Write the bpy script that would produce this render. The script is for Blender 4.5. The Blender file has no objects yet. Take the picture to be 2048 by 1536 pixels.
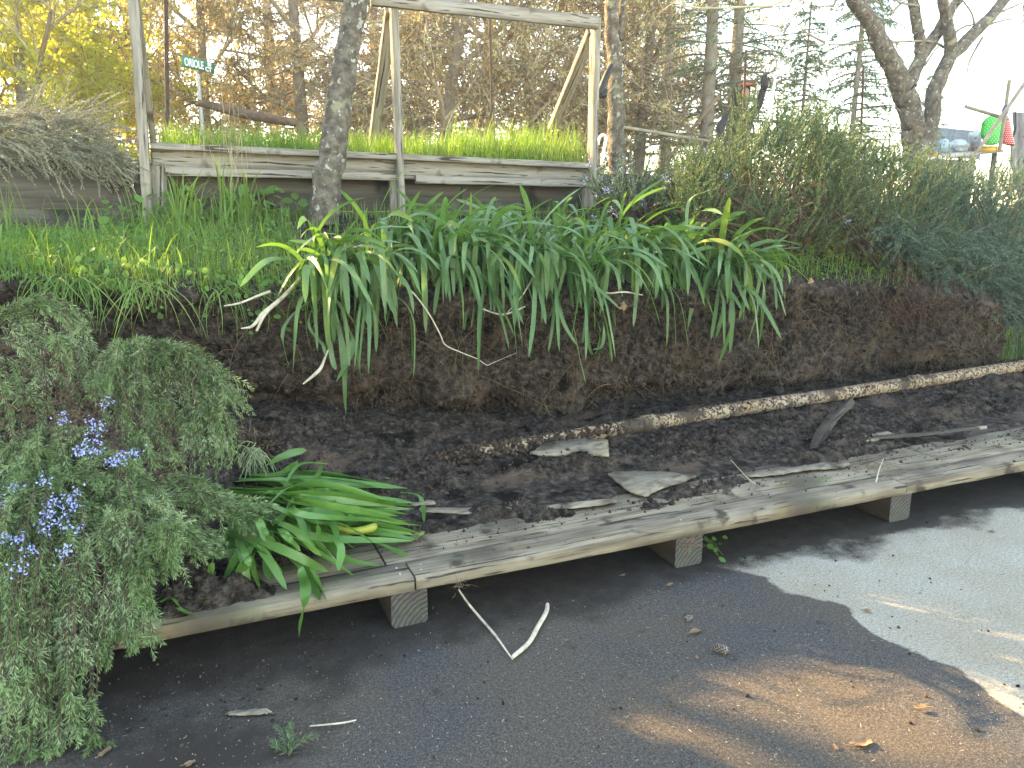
import bpy, math, random
import numpy as np
from mathutils import Vector, Matrix

S = bpy.context.scene
COL = S.collection
R = math.radians
rng = np.random.default_rng(7)
random.seed(7)

# ------------------------------------------------------------------ camera, sky, sun, exposure
F = 1538.0; PITCH = R(13); YAW = R(23); CH = 1.5
cam_d = bpy.data.cameras.new('camera'); cam = bpy.data.objects.new('camera', cam_d); COL.objects.link(cam)
cam.location = (0, 0, CH); cam.rotation_euler = (R(90) - PITCH, 0, -YAW)
cam_d.sensor_width = 36; cam_d.lens = F / 2048 * 36; cam_d.clip_start = 0.05; cam_d.clip_end = 1500
S.camera = cam
SUN_EL = R(25.0); SUN_AZ = (-0.588, 0.809)           # horizontal direction towards the sun
world = bpy.data.worlds.new('World'); S.world = world; world.use_nodes = True
wn = world.node_tree.nodes; wl = world.node_tree.links
sky = wn.new('ShaderNodeTexSky'); sky.sky_type = 'NISHITA'; sky.sun_disc = False
sky.sun_elevation = SUN_EL; sky.sun_rotation = math.atan2(SUN_AZ[0], SUN_AZ[1])
sky.air_density = 1.0; sky.dust_density = 0.05; sky.ozone_density = 1.0
wl.new(sky.outputs[0], wn['Background'].inputs[0]); wn['Background'].inputs[1].default_value = 0.15
sun_d = bpy.data.lights.new('sun', 'SUN'); sun_d.energy = 5.0; sun_d.angle = R(0.55); sun_d.color = (1.0, 0.74, 0.42)
sun = bpy.data.objects.new('sun', sun_d); COL.objects.link(sun)
sd = Vector((SUN_AZ[0] * math.cos(SUN_EL), SUN_AZ[1] * math.cos(SUN_EL), math.sin(SUN_EL)))
sun.rotation_euler = sd.to_track_quat('Z', 'Y').to_euler(); sun.location = (-6, 10, 12)
S.view_settings.view_transform = 'Standard'; S.view_settings.look = 'None'
S.view_settings.exposure = 2.95; S.view_settings.gamma = 1; S.view_settings.use_curve_mapping = False
S.view_settings.use_white_balance = True; S.view_settings.white_balance_temperature = 8300; S.view_settings.white_balance_tint = 6
S.cycles.use_denoising = True; S.cycles.max_bounces = 7; S.cycles.diffuse_bounces = 3
S.cycles.transparent_max_bounces = 8; S.cycles.caustics_reflective = False; S.cycles.caustics_refractive = False

# ------------------------------------------------------------------ measuring helpers
f0 = np.array([math.sin(YAW) * math.cos(PITCH), math.cos(YAW) * math.cos(PITCH), -math.sin(PITCH)])
r0 = np.array([math.cos(YAW), -math.sin(YAW), 0.0]); u0 = np.cross(r0, f0)
C0 = np.array([0, 0, CH])
def _ray(x, y):
    x = np.asarray(x, float); y = np.asarray(y, float)
    return f0 + r0 * ((x - 1024) / F)[..., None] - u0 * ((y - 768) / F)[..., None]
def aty(x, y, Y):
    """point of the upright plane y = Y that stands at that spot of the view"""
    d = _ray(x, y); t = np.asarray(Y, float) / d[..., 1]
    return C0 + d * t[..., None]
def atz(x, y, Z):
    d = _ray(x, y); t = (np.asarray(Z, float) - CH) / d[..., 2]
    return C0 + d * t[..., None]
def smooth(a, b, x):
    t = np.clip((x - a) / (b - a), 0, 1); return t * t * (3 - 2 * t)
def _h(ix, iy, iz, s):
    n = (ix * 374761393 + iy * 668265263 + iz * 2147483647 + s * 1274126177) & 0xffffffff
    n = ((n ^ (n >> 13)) * 1274126177) & 0xffffffff
    return ((n ^ (n >> 16)) & 0xffff) / 65535.0 * 2 - 1
def vn(x, y, z, s=0):
    x, y, z = np.broadcast_arrays(np.asarray(x, float), np.asarray(y, float), np.asarray(z, float))
    ix, iy, iz = np.floor(x).astype(np.int64), np.floor(y).astype(np.int64), np.floor(z).astype(np.int64)
    fx, fy, fz = x - ix, y - iy, z - iz
    fx, fy, fz = fx * fx * (3 - 2 * fx), fy * fy * (3 - 2 * fy), fz * fz * (3 - 2 * fz)
    def c(a, b, d): return _h(ix + a, iy + b, iz + d, s)
    def L(p, q, t): return p + (q - p) * t
    return L(L(L(c(0,0,0), c(1,0,0), fx), L(c(0,1,0), c(1,1,0), fx), fy),
             L(L(c(0,0,1), c(1,0,1), fx), L(c(0,1,1), c(1,1,1), fx), fy), fz)
def fbm(x, y, z, o=4, s=0):
    a = 0; w = 1.0; k = 1.0
    for i in range(o):
        a = a + w * vn(np.asarray(x) * k, np.asarray(y) * k, np.asarray(z) * k, s + i); w *= .5; k *= 2.03
    return a

# ------------------------------------------------------------------ mesh helpers
class MB:
    """collects vertices and faces for one mesh"""
    def __init__(s): s.v = []; s.f = []; s.n = 0; s.m = []
    def add(s, v, f, mi=0):
        v = np.asarray(v, float).reshape(-1, 3); f = np.asarray(f, np.int64)
        s.v.append(v); s.f.append(f + s.n); s.m.append(np.full(len(f), mi)); s.n += len(v)
    def mesh(s, name, off=(0, 0, 0), smooth_=False):
        v = np.concatenate(s.v) - np.asarray(off, float)
        me = bpy.data.meshes.new(name)
        loops = np.concatenate([f.ravel() for f in s.f]); tot = np.concatenate([np.full(len(f), f.shape[1]) for f in s.f])
        me.vertices.add(len(v)); me.vertices.foreach_set('co', v.ravel().astype(np.float32))
        me.loops.add(len(loops)); me.loops.foreach_set('vertex_index', loops.astype(np.int32))
        me.polygons.add(len(tot)); st = np.concatenate([[0], np.cumsum(tot)[:-1]])
        me.polygons.foreach_set('loop_start', st.astype(np.int32)); me.polygons.foreach_set('loop_total', tot.astype(np.int32))
        me.polygons.foreach_set('material_index', np.concatenate(s.m).astype(np.int32))
        if smooth_: me.polygons.foreach_set('use_smooth', np.ones(len(tot), bool))
        me.update(calc_edges=True); me.validate()
        return me
def nrm(a): return a / np.maximum(np.linalg.norm(a, axis=-1, keepdims=True), 1e-9)
def btubes(mb, P, Rr, sides=5, cap=False, mi=0):
    """P (m,n,3) centre lines, Rr (m,n) radii"""
    P = np.asarray(P, float); Rr = np.asarray(Rr, float)
    if P.ndim == 2: P = P[None]; Rr = Rr[None]
    m, n, _ = P.shape
    T = nrm(np.gradient(P, axis=1))
    ref = np.where(np.abs(T[:, :1, 2:3]) > .8, np.array([1., 0.1, 0]), np.array([0.05, 0, 1.]))
    A = nrm(np.cross(T, np.broadcast_to(ref, T.shape))); B = np.cross(T, A)
    th = np.arange(sides) / sides * 2 * np.pi
    V = P[:, :, None] + Rr[:, :, None, None] * (A[:, :, None] * np.cos(th)[None, None, :, None] + B[:, :, None] * np.sin(th)[None, None, :, None])
    idx = np.arange(m * n * sides).reshape(m, n, sides)
    a = idx[:, :-1]; b = idx[:, 1:]
    q = np.stack([a, np.roll(a, -1, 2), np.roll(b, -1, 2), b], -1).reshape(-1, 4)
    mb.add(V, q, mi)
    if cap:
        for k in (0, n - 1):
            v = V[:, k]; c = P[:, k]
            vv = np.concatenate([v, c[:, None]], 1); base = np.arange(m)[:, None, None] * (sides + 1)
            j = np.arange(sides)
            tri = np.stack([j, np.roll(j, -1), np.full(sides, sides)], -1)
            if k == 0: tri = tri[:, ::-1]
            mb.add(vv, (tri[None] + base).reshape(-1, 3), mi)
def bribbons(mb, P, Wd, Sd, fold=0.25, mi=0):
    """leaf blades: P (m,n,3), half widths Wd (m,n), side vectors Sd (m,n,3); V folded along the midrib"""
    m, n, _ = P.shape
    T = nrm(np.gradient(P, axis=1)); N = nrm(np.cross(Sd, T))
    Lf = P + Sd * Wd[..., None] + N * (Wd * fold)[..., None]; Rt = P - Sd * Wd[..., None] + N * (Wd * fold)[..., None]
    V = np.stack([Lf, P, Rt], 2)
    idx = np.arange(m * n * 3).reshape(m, n, 3)
    a = idx[:, :-1]; b = idx[:, 1:]
    q = np.concatenate([np.stack([a[..., k], a[..., k + 1], b[..., k + 1], b[..., k]], -1).reshape(-1, 4) for k in (0, 1)])
    mb.add(V, q, mi)
def bdiam(mb, B, D, Wv, mid=.45, mi=0):
    """needle/leaf diamonds: base B, length vector D, half width vector Wv, all (k,3)"""
    V = np.stack([B, B + D * mid + Wv, B + D, B + D * mid - Wv], 1)
    mb.add(V, np.arange(len(B) * 4).reshape(-1, 4), mi)
def runit(k, r=None):
    r = r or rng
    return nrm(r.normal(size=(k, 3)))
def interp_paths(P, t):
    """P (m,n,3), t (m,k) in 0..1 -> points, tangents (m,k,3)"""
    m, n, _ = P.shape
    x = np.clip(t, 0, .9999) * (n - 1); i = x.astype(int); fr = (x - i)[..., None]
    mi = np.arange(m)[:, None]
    a = P[mi, i]; b = P[mi, i + 1]
    return a + (b - a) * fr, nrm(b - a)
def needles(mb, P, k, ln, wd, spread=52, r=None, taper=.45, mi=0):
    r = r or rng
    m = len(P); t = r.random((m, k)); t = 1 - (1 - t) ** 1.0
    p, T = interp_paths(P, t)
    rad = nrm(np.cross(T, r.normal(size=T.shape)))
    sp = R(spread) * r.uniform(.55, 1.25, (m, k, 1)) * (1 - .5 * t[..., None] ** 6)
    d = nrm(T * np.cos(sp) + rad * np.sin(sp))
    L = (ln * r.uniform(.6, 1.15, (m, k)) * (1 - taper * t ** 5))[..., None]
    W = nrm(np.cross(d, T) + .6 * r.normal(size=d.shape)) 
    W = nrm(W - d * (W * d).sum(-1, keepdims=True)) * (wd / 2)
    bdiam(mb, p.reshape(-1, 3), (d * L).reshape(-1, 3), W.reshape(-1, 3), .5, mi)
def cat(pts, n):
    """smooth curve through control points (k,3) or (m,k,3)"""
    c = np.asarray(pts, float); one = c.ndim == 2
    if one: c = c[None]
    k = c.shape[1]
    c = np.concatenate([2 * c[:, :1] - c[:, 1:2], c, 2 * c[:, -1:] - c[:, -2:-1]], 1)
    x = np.linspace(0, k - 1 - 1e-6, n); i = x.astype(int); t = (x - i)[None, :, None]
    p0, p1, p2, p3 = c[:, i], c[:, i + 1], c[:, i + 2], c[:, i + 3]
    o = .5 * (2 * p1 + (p2 - p0) * t + (2 * p0 - 5 * p1 + 4 * p2 - p3) * t ** 2 + (3 * p1 - p0 - 3 * p2 + p3) * t ** 3)
    return o[0] if one else o
def strands(st, dr, ln, n=9, grav=1.5, wob=.25, r=None, clamp=None):
    r = r or rng
    st = np.asarray(st, float); d = nrm(np.asarray(dr, float)); ln = np.asarray(ln, float)[:, None]
    P = [st]; bend = r.normal(size=d.shape) * wob
    for i in range(n - 1):
        d = nrm(d + (np.array([0, 0, -1.]) * grav + bend + r.normal(size=d.shape) * wob * .6) / n)
        q = P[-1] + d * ln / (n - 1)
        if clamp is not None: q = clamp(q)
        P.append(q)
    return np.stack(P, 1)

# ------------------------------------------------------------------ scene graph helpers
def tag(o, label=None, cat_=None, group=None, kind=None):
    if label: o['label'] = label
    if cat_: o['category'] = cat_
    if group: o['group'] = group
    if kind: o['kind'] = kind
    return o
def thing(name, label, cat_, loc, group=None):
    o = bpy.data.objects.new(name, None); COL.objects.link(o); o.location = loc; o.empty_display_size = .1
    return tag(o, label, cat_, group)
def obj(name, me, m, parent=None, loc=None, M=None):
    """links a mesh. Mesh coordinates are world coordinates minus loc; with M the mesh is local and M places it in the world"""
    o = bpy.data.objects.new(name, me); COL.objects.link(o)
    for x in (m if isinstance(m, (list, tuple)) else [m]):
        if len(me.materials) < (len(m) if isinstance(m, (list, tuple)) else 1): me.materials.append(x)
    if parent is not None:
        o.parent = parent
        pl = parent.location if parent.parent is None else parent.parent.location + parent.location
        if M is not None:
            base = Matrix.Translation(-Vector(pl)) @ M
            if parent.parent is not None: base = parent.matrix_basis.inverted() @ Matrix.Translation(-parent.parent.location) @ M
            o.matrix_basis = base
        else: o.location = (0, 0, 0) if loc is None else Vector(loc) - Vector(pl)
    else:
        if M is not None: o.matrix_basis = M
        elif loc is not None: o.location = loc
    return o
def put(name, mb, m, parent, smooth_=False):
    """a part whose vertices were collected in world coordinates (parent is a top-level Empty)"""
    return obj(name, mb.mesh(name, off=parent.location, smooth_=smooth_), m, parent)
def putsub(name, mb, m, part, smooth_=False):
    """a sub-part, vertices in world coordinates, under a part of a top-level Empty"""
    o = obj(name, mb.mesh(name, off=part.parent.location, smooth_=smooth_), m, part); o.matrix_basis = part.matrix_basis.inverted(); return o
def solo(name, mb, m, label=None, cat_=None, group=None, kind=None, smooth_=False, origin=None):
    if origin is None: origin = np.concatenate(mb.v).mean(0) if kind is None else np.zeros(3)
    o = obj(name, mb.mesh(name, off=origin, smooth_=smooth_), m, loc=tuple(origin))
    return tag(o, label, cat_, group, kind)

# ------------------------------------------------------------------ materials
def mat(name, cols, scale=5, rough=.8, bump=.0, bscale=None, stretch=(1, 1, 1), island=0.0, transl=0.0, tcol=None,
        detail=6, spec=.3, spots=None, pos=None, contrast=None, bdist=.01):
    """cols: 2..4 base colours along a noise ramp. island: random brightness per piece. spots: (colour, scale, threshold)"""
    m = bpy.data.materials.new(name); m.use_nodes = True; N = m.node_tree.nodes; L = m.node_tree.links
    bs = N['Principled BSDF']; bs.inputs['Roughness'].default_value = rough
    bs.inputs['Specular IOR Level'].default_value = spec
    tc = N.new('ShaderNodeTexCoord'); mp = N.new('ShaderNodeMapping'); mp.inputs['Scale'].default_value = stretch
    L.new(tc.outputs['Object'], mp.inputs[0])
    nz = N.new('ShaderNodeTexNoise'); nz.inputs['Scale'].default_value = scale; nz.inputs['Detail'].default_value = detail
    nz.inputs['Roughness'].default_value = .62
    L.new(mp.outputs[0], nz.inputs['Vector'])
    rp = N.new('ShaderNodeValToRGB'); L.new(nz.outputs['Fac'], rp.inputs[0])
    lo, hi = contrast or (.32, .68)
    e = rp.color_ramp.elements
    while len(e) < len(cols): e.new(.5)
    for i, c in enumerate(cols):
        e[i].position = lo + (hi - lo) * i / (len(cols) - 1); e[i].color = (*c, 1)
    out = rp.outputs[0]
    if spots:
        for (sc_, ss, th, wd) in spots:
            n2 = N.new('ShaderNodeTexNoise'); n2.inputs['Scale'].default_value = ss; n2.inputs['Detail'].default_value = 4
            L.new(mp.outputs[0] if ss > 30 else tc.outputs['Object'], n2.inputs['Vector'])
            mr = N.new('ShaderNodeMapRange'); mr.inputs['From Min'].default_value = th; mr.inputs['From Max'].default_value = th + wd
            L.new(n2.outputs['Fac'], mr.inputs['Value'])
            mx = N.new('ShaderNodeMix'); mx.data_type = 'RGBA'; L.new(mr.outputs[0], mx.inputs['Factor'])
            L.new(out, mx.inputs['A']); mx.inputs['B'].default_value = (*sc_, 1); out = mx.outputs['Result']
    if island:
        g = N.new('ShaderNodeNewGeometry'); mr = N.new('ShaderNodeMapRange')
        mr.inputs['To Min'].default_value = 1 - island; mr.inputs['To Max'].default_value = 1 + island
        L.new(g.outputs['Random Per Island'], mr.inputs['Value'])
        hs = N.new('ShaderNodeHueSaturation'); L.new(out, hs.inputs['Color']); L.new(mr.outputs[0], hs.inputs['Value'])
        m2 = N.new('ShaderNodeMath'); m2.operation = 'MULTIPLY_ADD'; m2.inputs[1].default_value = .04 * min(1, island * 2); m2.inputs[2].default_value = .5 - .02 * min(1, island * 2)
        L.new(g.outputs['Random Per Island'], m2.inputs[0]); L.new(m2.outputs[0], hs.inputs['Hue'])
        out = hs.outputs[0]
    L.new(out, bs.inputs['Base Color'])
    if bump:
        nb = N.new('ShaderNodeTexNoise'); nb.inputs['Scale'].default_value = bscale or scale * 2; nb.inputs['Detail'].default_value = 8
        L.new(mp.outputs[0], nb.inputs['Vector'])
        bp = N.new('ShaderNodeBump'); bp.inputs['Strength'].default_value = bump; bp.inputs['Distance'].default_value = bdist
        L.new(nb.outputs['Fac'], bp.inputs['Height']); L.new(bp.outputs[0], bs.inputs['Normal'])
    if transl:
        tr = N.new('ShaderNodeBsdfTranslucent')
        if tcol: tr.inputs[0].default_value = (*tcol, 1)
        else: L.new(out, tr.inputs[0])
        mx = N.new('ShaderNodeMixShader'); mx.inputs[0].default_value = transl
        L.new(bs.outputs[0], mx.inputs[1]); L.new(tr.outputs[0], mx.inputs[2])
        L.new(mx.outputs[0], N['Material Output'].inputs[0])
    m['out'] = 1
    return m

M = {}
M['soil'] = mat('soil', [(.013, .010, .008), (.054, .041, .034), (.135, .105, .086)], 26, .95, 1.0, 60, spec=.12, spots=[((.135, .092, .068), 3, .55, .14), ((.012, .009, .008), 7, .58, .08)], bdist=.035)
M['clod'] = mat('clod', [(.028, .020, .016), (.085, .060, .047)], 30, .95, .6, 80, island=.45, spec=.1)
M['upper'] = mat('turf_soil', [(.03, .035, .012), (.06, .05, .03), (.05, .08, .02)], 4, .95, .5, 30)
M['wood'] = mat('weathered_wood', [(.13, .112, .094), (.24, .21, .178), (.34, .305, .26), (.19, .165, .135)], 26, .82, .55, 60, stretch=(.07, 1, 1), spec=.2,
                spots=[((.09, .075, .06), 5, .62, .10), ((.06, .048, .04), 52, .60, .04)], bdist=.006)
M['wood_lit'] = M['wood']
M['wood_dark'] = mat('damp_wall_wood', [(.06, .05, .044), (.11, .094, .082), (.15, .128, .11)], 20, .85, .5, 50, stretch=(.06, 1, 1), spec=.2, spots=[((.035, .03, .026), 3, .57, .1)])
M['deck'] = mat('deck_wood', [(.11, .083, .058), (.205, .16, .112), (.30, .245, .178), (.165, .127, .088)], 24, .85, .6, 60, stretch=(.06, 1, 1), spec=.2,
                spots=[((.15, .15, .085), 2.3, .62, .12), ((.24, .18, .10), 3.1, .64, .10), ((.07, .052, .04), 9, .60, .10), ((.085, .064, .048), 2.6, .50, .25), ((.05, .038, .03), 60, .60, .05)], bdist=.006)
M['deck_soiled'] = mat('soiled_deck_wood', [(.055, .042, .034), (.085, .066, .054), (.115, .092, .074)], 12, .95, .4, 60, stretch=(.15, 1, 1), spec=.1,
                spots=[((.30, .265, .21), 4.3, .66, .03), ((.03, .022, .018), 30, .62, .04)])
M['beam'] = mat('beam_wood', [(.028, .021, .016), (.05, .038, .03), (.075, .058, .045)], 18, .85, .5, 50, stretch=(.1, 1, 1), spec=.2)
M['bark'] = mat('mottled_bark', [(.06, .05, .04), (.13, .11, .09), (.22, .19, .155)], 16, .95, .9, 45, spec=.1,
                spots=[((.36, .36, .31), 24, .62, .03), ((.27, .26, .17), 9, .60, .08)], bdist=.02)
M['bark_far'] = mat('far_bark', [(.18, .155, .125), (.34, .29, .235)], 8, .95, .5, 20, spec=.1)
M['twig_brown'] = mat('brown_twigs', [(.28, .21, .15), (.46, .37, .27)], 3, .9, island=.4, spec=.1)
M['twig_pale'] = mat('pale_twigs', [(.26, .23, .14), (.44, .38, .25)], 3, .9, island=.4, spec=.1)
M['stem'] = mat('woody_stem', [(.06, .04, .03), (.14, .095, .07)], 12, .9, .4, 40, spec=.15)
M['redroot'] = mat('reddish_roots', [(.07, .035, .028), (.12, .065, .05)], 9, .9, island=.4, spec=.1)
M['redstem'] = mat('reddish_stem', [(.10, .05, .035), (.20, .105, .07)], 12, .9, .4, 40, spec=.15)
M['ros'] = mat('rosemary_needles', [(.12, .185, .065), (.21, .29, .12), (.33, .40, .22)], 6, .55, island=.45, transl=.18, spec=.35)
M['ros_dark'] = mat('dark_rosemary_needles', [(.06, .11, .05), (.12, .18, .08), (.19, .22, .09)], 3, .55, island=.5, transl=.2, spec=.35)
M['ros_blue'] = mat('bluish_rosemary_needles', [(.07, .135, .09), (.13, .21, .13)], 3, .55, island=.5, transl=.15, spec=.4)
M['ros_grey'] = mat('grey_dry_needles', [(.20, .20, .14), (.31, .30, .22), (.42, .40, .30)], 5, .8, island=.4, transl=.15, spec=.15)
M['ros_dry'] = mat('brown_dead_needles', [(.14, .085, .05), (.27, .18, .12)], 8, .9, island=.45, spec=.1)
M['flower'] = mat('blue_flower', [(.34, .38, .82), (.55, .58, .92)], 40, .6, island=.25, transl=.3)
M['aga'] = mat('strap_leaf', [(.075, .145, .06), (.12, .21, .085), (.18, .27, .12)], 5, .40, .12, 40, island=.22, transl=.30, spec=.45, stretch=(1, 1, 1), tcol=(.16, .34, .03))
M['aga_yellow'] = mat('yellowing_strap_leaf', [(.09, .16, .04), (.15, .24, .06), (.30, .30, .07)], 4, .4, .1, 40, island=.2, transl=.3, spec=.4, tcol=(.22, .36, .04))
M['aga_cut'] = mat('fresh_strap_leaf', [(.055, .145, .030), (.095, .21, .045), (.14, .27, .065)], 5, .30, .12, 40, island=.22, transl=.22, spec=.5, tcol=(.16, .34, .03))
M['aga_base'] = mat('pale_leaf_base', [(.22, .30, .14), (.34, .38, .22)], 8, .4, island=.2, transl=.2)
M['grass'] = mat('grass_blade', [(.10, .19, .04), (.17, .28, .07), (.27, .34, .11)], 2, .55, island=.4, transl=.42, spec=.3, tcol=(.22, .36, .03))
M['weed'] = mat('weed_leaf', [(.07, .16, .035), (.12, .23, .05)], 8, .5, island=.4, transl=.35, spec=.3, tcol=(.22, .38, .04))
M['drygrass'] = mat('straw', [(.32, .26, .16), (.50, .43, .29)], 6, .8, island=.25, transl=.2, spec=.15)
M['stalk'] = mat('dry_pale_stalk', [(.30, .24, .17), (.52, .45, .35), (.62, .56, .46)], 25, .8, .4, 60, spec=.2)
M['root'] = mat('fine_roots', [(.10, .065, .045), (.24, .165, .11)], 8, .9, island=.5, spec=.1)
M['leaf_y'] = mat('yellow_green_leaf', [(.26, .33, .04), (.42, .46, .07)], 2, .6, island=.4, transl=.6, spec=.2, tcol=(.78, .80, .10))
M['leaf_o'] = mat('orange_brown_leaf', [(.54, .38, .19), (.66, .52, .29), (.54, .50, .27)], 2, .7, island=.4, transl=.55, spec=.15, tcol=(.82, .64, .34))
M['leaf_b'] = mat('dull_olive_leaf', [(.40, .34, .17), (.60, .49, .27)], 1.5, .7, island=.5, transl=.55, spec=.15)
M['fir'] = mat('fir_needles', [(.10, .165, .09), (.17, .24, .12)], 1.5, .6, island=.45, transl=.3, spec=.25, tcol=(.14, .2, .06))
M['leafdry'] = mat('dry_fallen_leaf', [(.22, .13, .075), (.38, .25, .15)], 20, .8, .2, 60, transl=.15)
M['palechip'] = mat('pale_bark_chip', [(.18, .145, .105), (.36, .30, .225)], 30, .85, .5, 80, stretch=(.3, 1, 1), spots=[((.10, .076, .056), 34, .56, .16), ((.08, .06, .045), 7, .50, .22)])
M['metal'] = mat('galvanised_steel', [(.32, .34, .36), (.42, .44, .46)], 20, .45, spec=.5)
M['rust'] = mat('rusty_steel', [(.045, .03, .025), (.09, .055, .042)], 30, .8, .3, 80, spec=.3)
M['sign'] = mat('green_sign_paint', [(.0, .17, .12), (.0, .20, .15)], 5, .4, spec=.4)
M['white'] = mat('white_paint', [(.74, .76, .76), (.82, .83, .82)], 5, .5)
M['black'] = mat('black_plastic', [(.015, .015, .018), (.03, .03, .034)], 8, .5)
M['cone'] = mat('pine_cone_scale', [(.16, .13, .11), (.36, .31, .28)], 60, .8, island=.3)

M['grit'] = mat('grit', [(.10, .09, .08), (.40, .38, .34)], 40, .9, island=.5)
def mat_pipe():
    m = mat('soil_caked_pipe', [(.26, .155, .095), (.36, .25, .16), (.42, .34, .25)], 14, .75, .3, 60, spec=.2, spots=[((.05, .036, .028), 60, .47, .10), ((.07, .05, .038), 6, .52, .10)])
    return m
M['pipe'] = mat_pipe()

def mat_rings(name, c1, c2, off):
    m = bpy.data.materials.new(name); m.use_nodes = True; N = m.node_tree.nodes; L = m.node_tree.links; bs = N['Principled BSDF']
    bs.inputs['Roughness'].default_value = .85
    tc = N.new('ShaderNodeTexCoord'); mp = N.new('ShaderNodeMapping'); mp.inputs['Location'].default_value = off
    w = N.new('ShaderNodeTexWave'); w.wave_type = 'RINGS'; w.rings_direction = 'X'; w.inputs['Scale'].default_value = 17; w.inputs['Distortion'].default_value = 3.0
    w.inputs['Detail'].default_value = 3; w.inputs['Detail Scale'].default_value = 2.5
    L.new(tc.outputs['Object'], mp.inputs[0]); L.new(mp.outputs[0], w.inputs[0])
    rp = N.new('ShaderNodeValToRGB'); rp.color_ramp.elements[0].color = (*c1, 1); rp.color_ramp.elements[1].color = (*c2, 1)
    nz = N.new('ShaderNodeTexNoise'); nz.inputs['Scale'].default_value = 14; L.new(tc.outputs['Object'], nz.inputs[0])
    mx = N.new('ShaderNodeMix'); mx.data_type = 'RGBA'; mx.blend_type = 'MULTIPLY'; mx.inputs['Factor'].default_value = .7
    L.new(w.outputs['Fac'], rp.inputs[0]); L.new(rp.outputs[0], mx.inputs['A']); L.new(nz.outputs['Color'], mx.inputs['B'])
    r2 = N.new('ShaderNodeHueSaturation'); r2.inputs['Value'].default_value = 1.5; r2.inputs['Saturation'].default_value = .6
    L.new(mx.outputs['Result'], r2.inputs['Color']); L.new(r2.outputs[0], bs.inputs['Base Color'])
    bp = N.new('ShaderNodeBump'); bp.inputs['Strength'].default_value = .6; bp.inputs['Distance'].default_value = .004
    L.new(w.outputs['Fac'], bp.inputs['Height']); L.new(bp.outputs[0], bs.inputs['Normal'])
    return m
M['rings'] = mat_rings('end_grain', (.045, .035, .028), (.10, .082, .065), (0, .11, .13))

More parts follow.
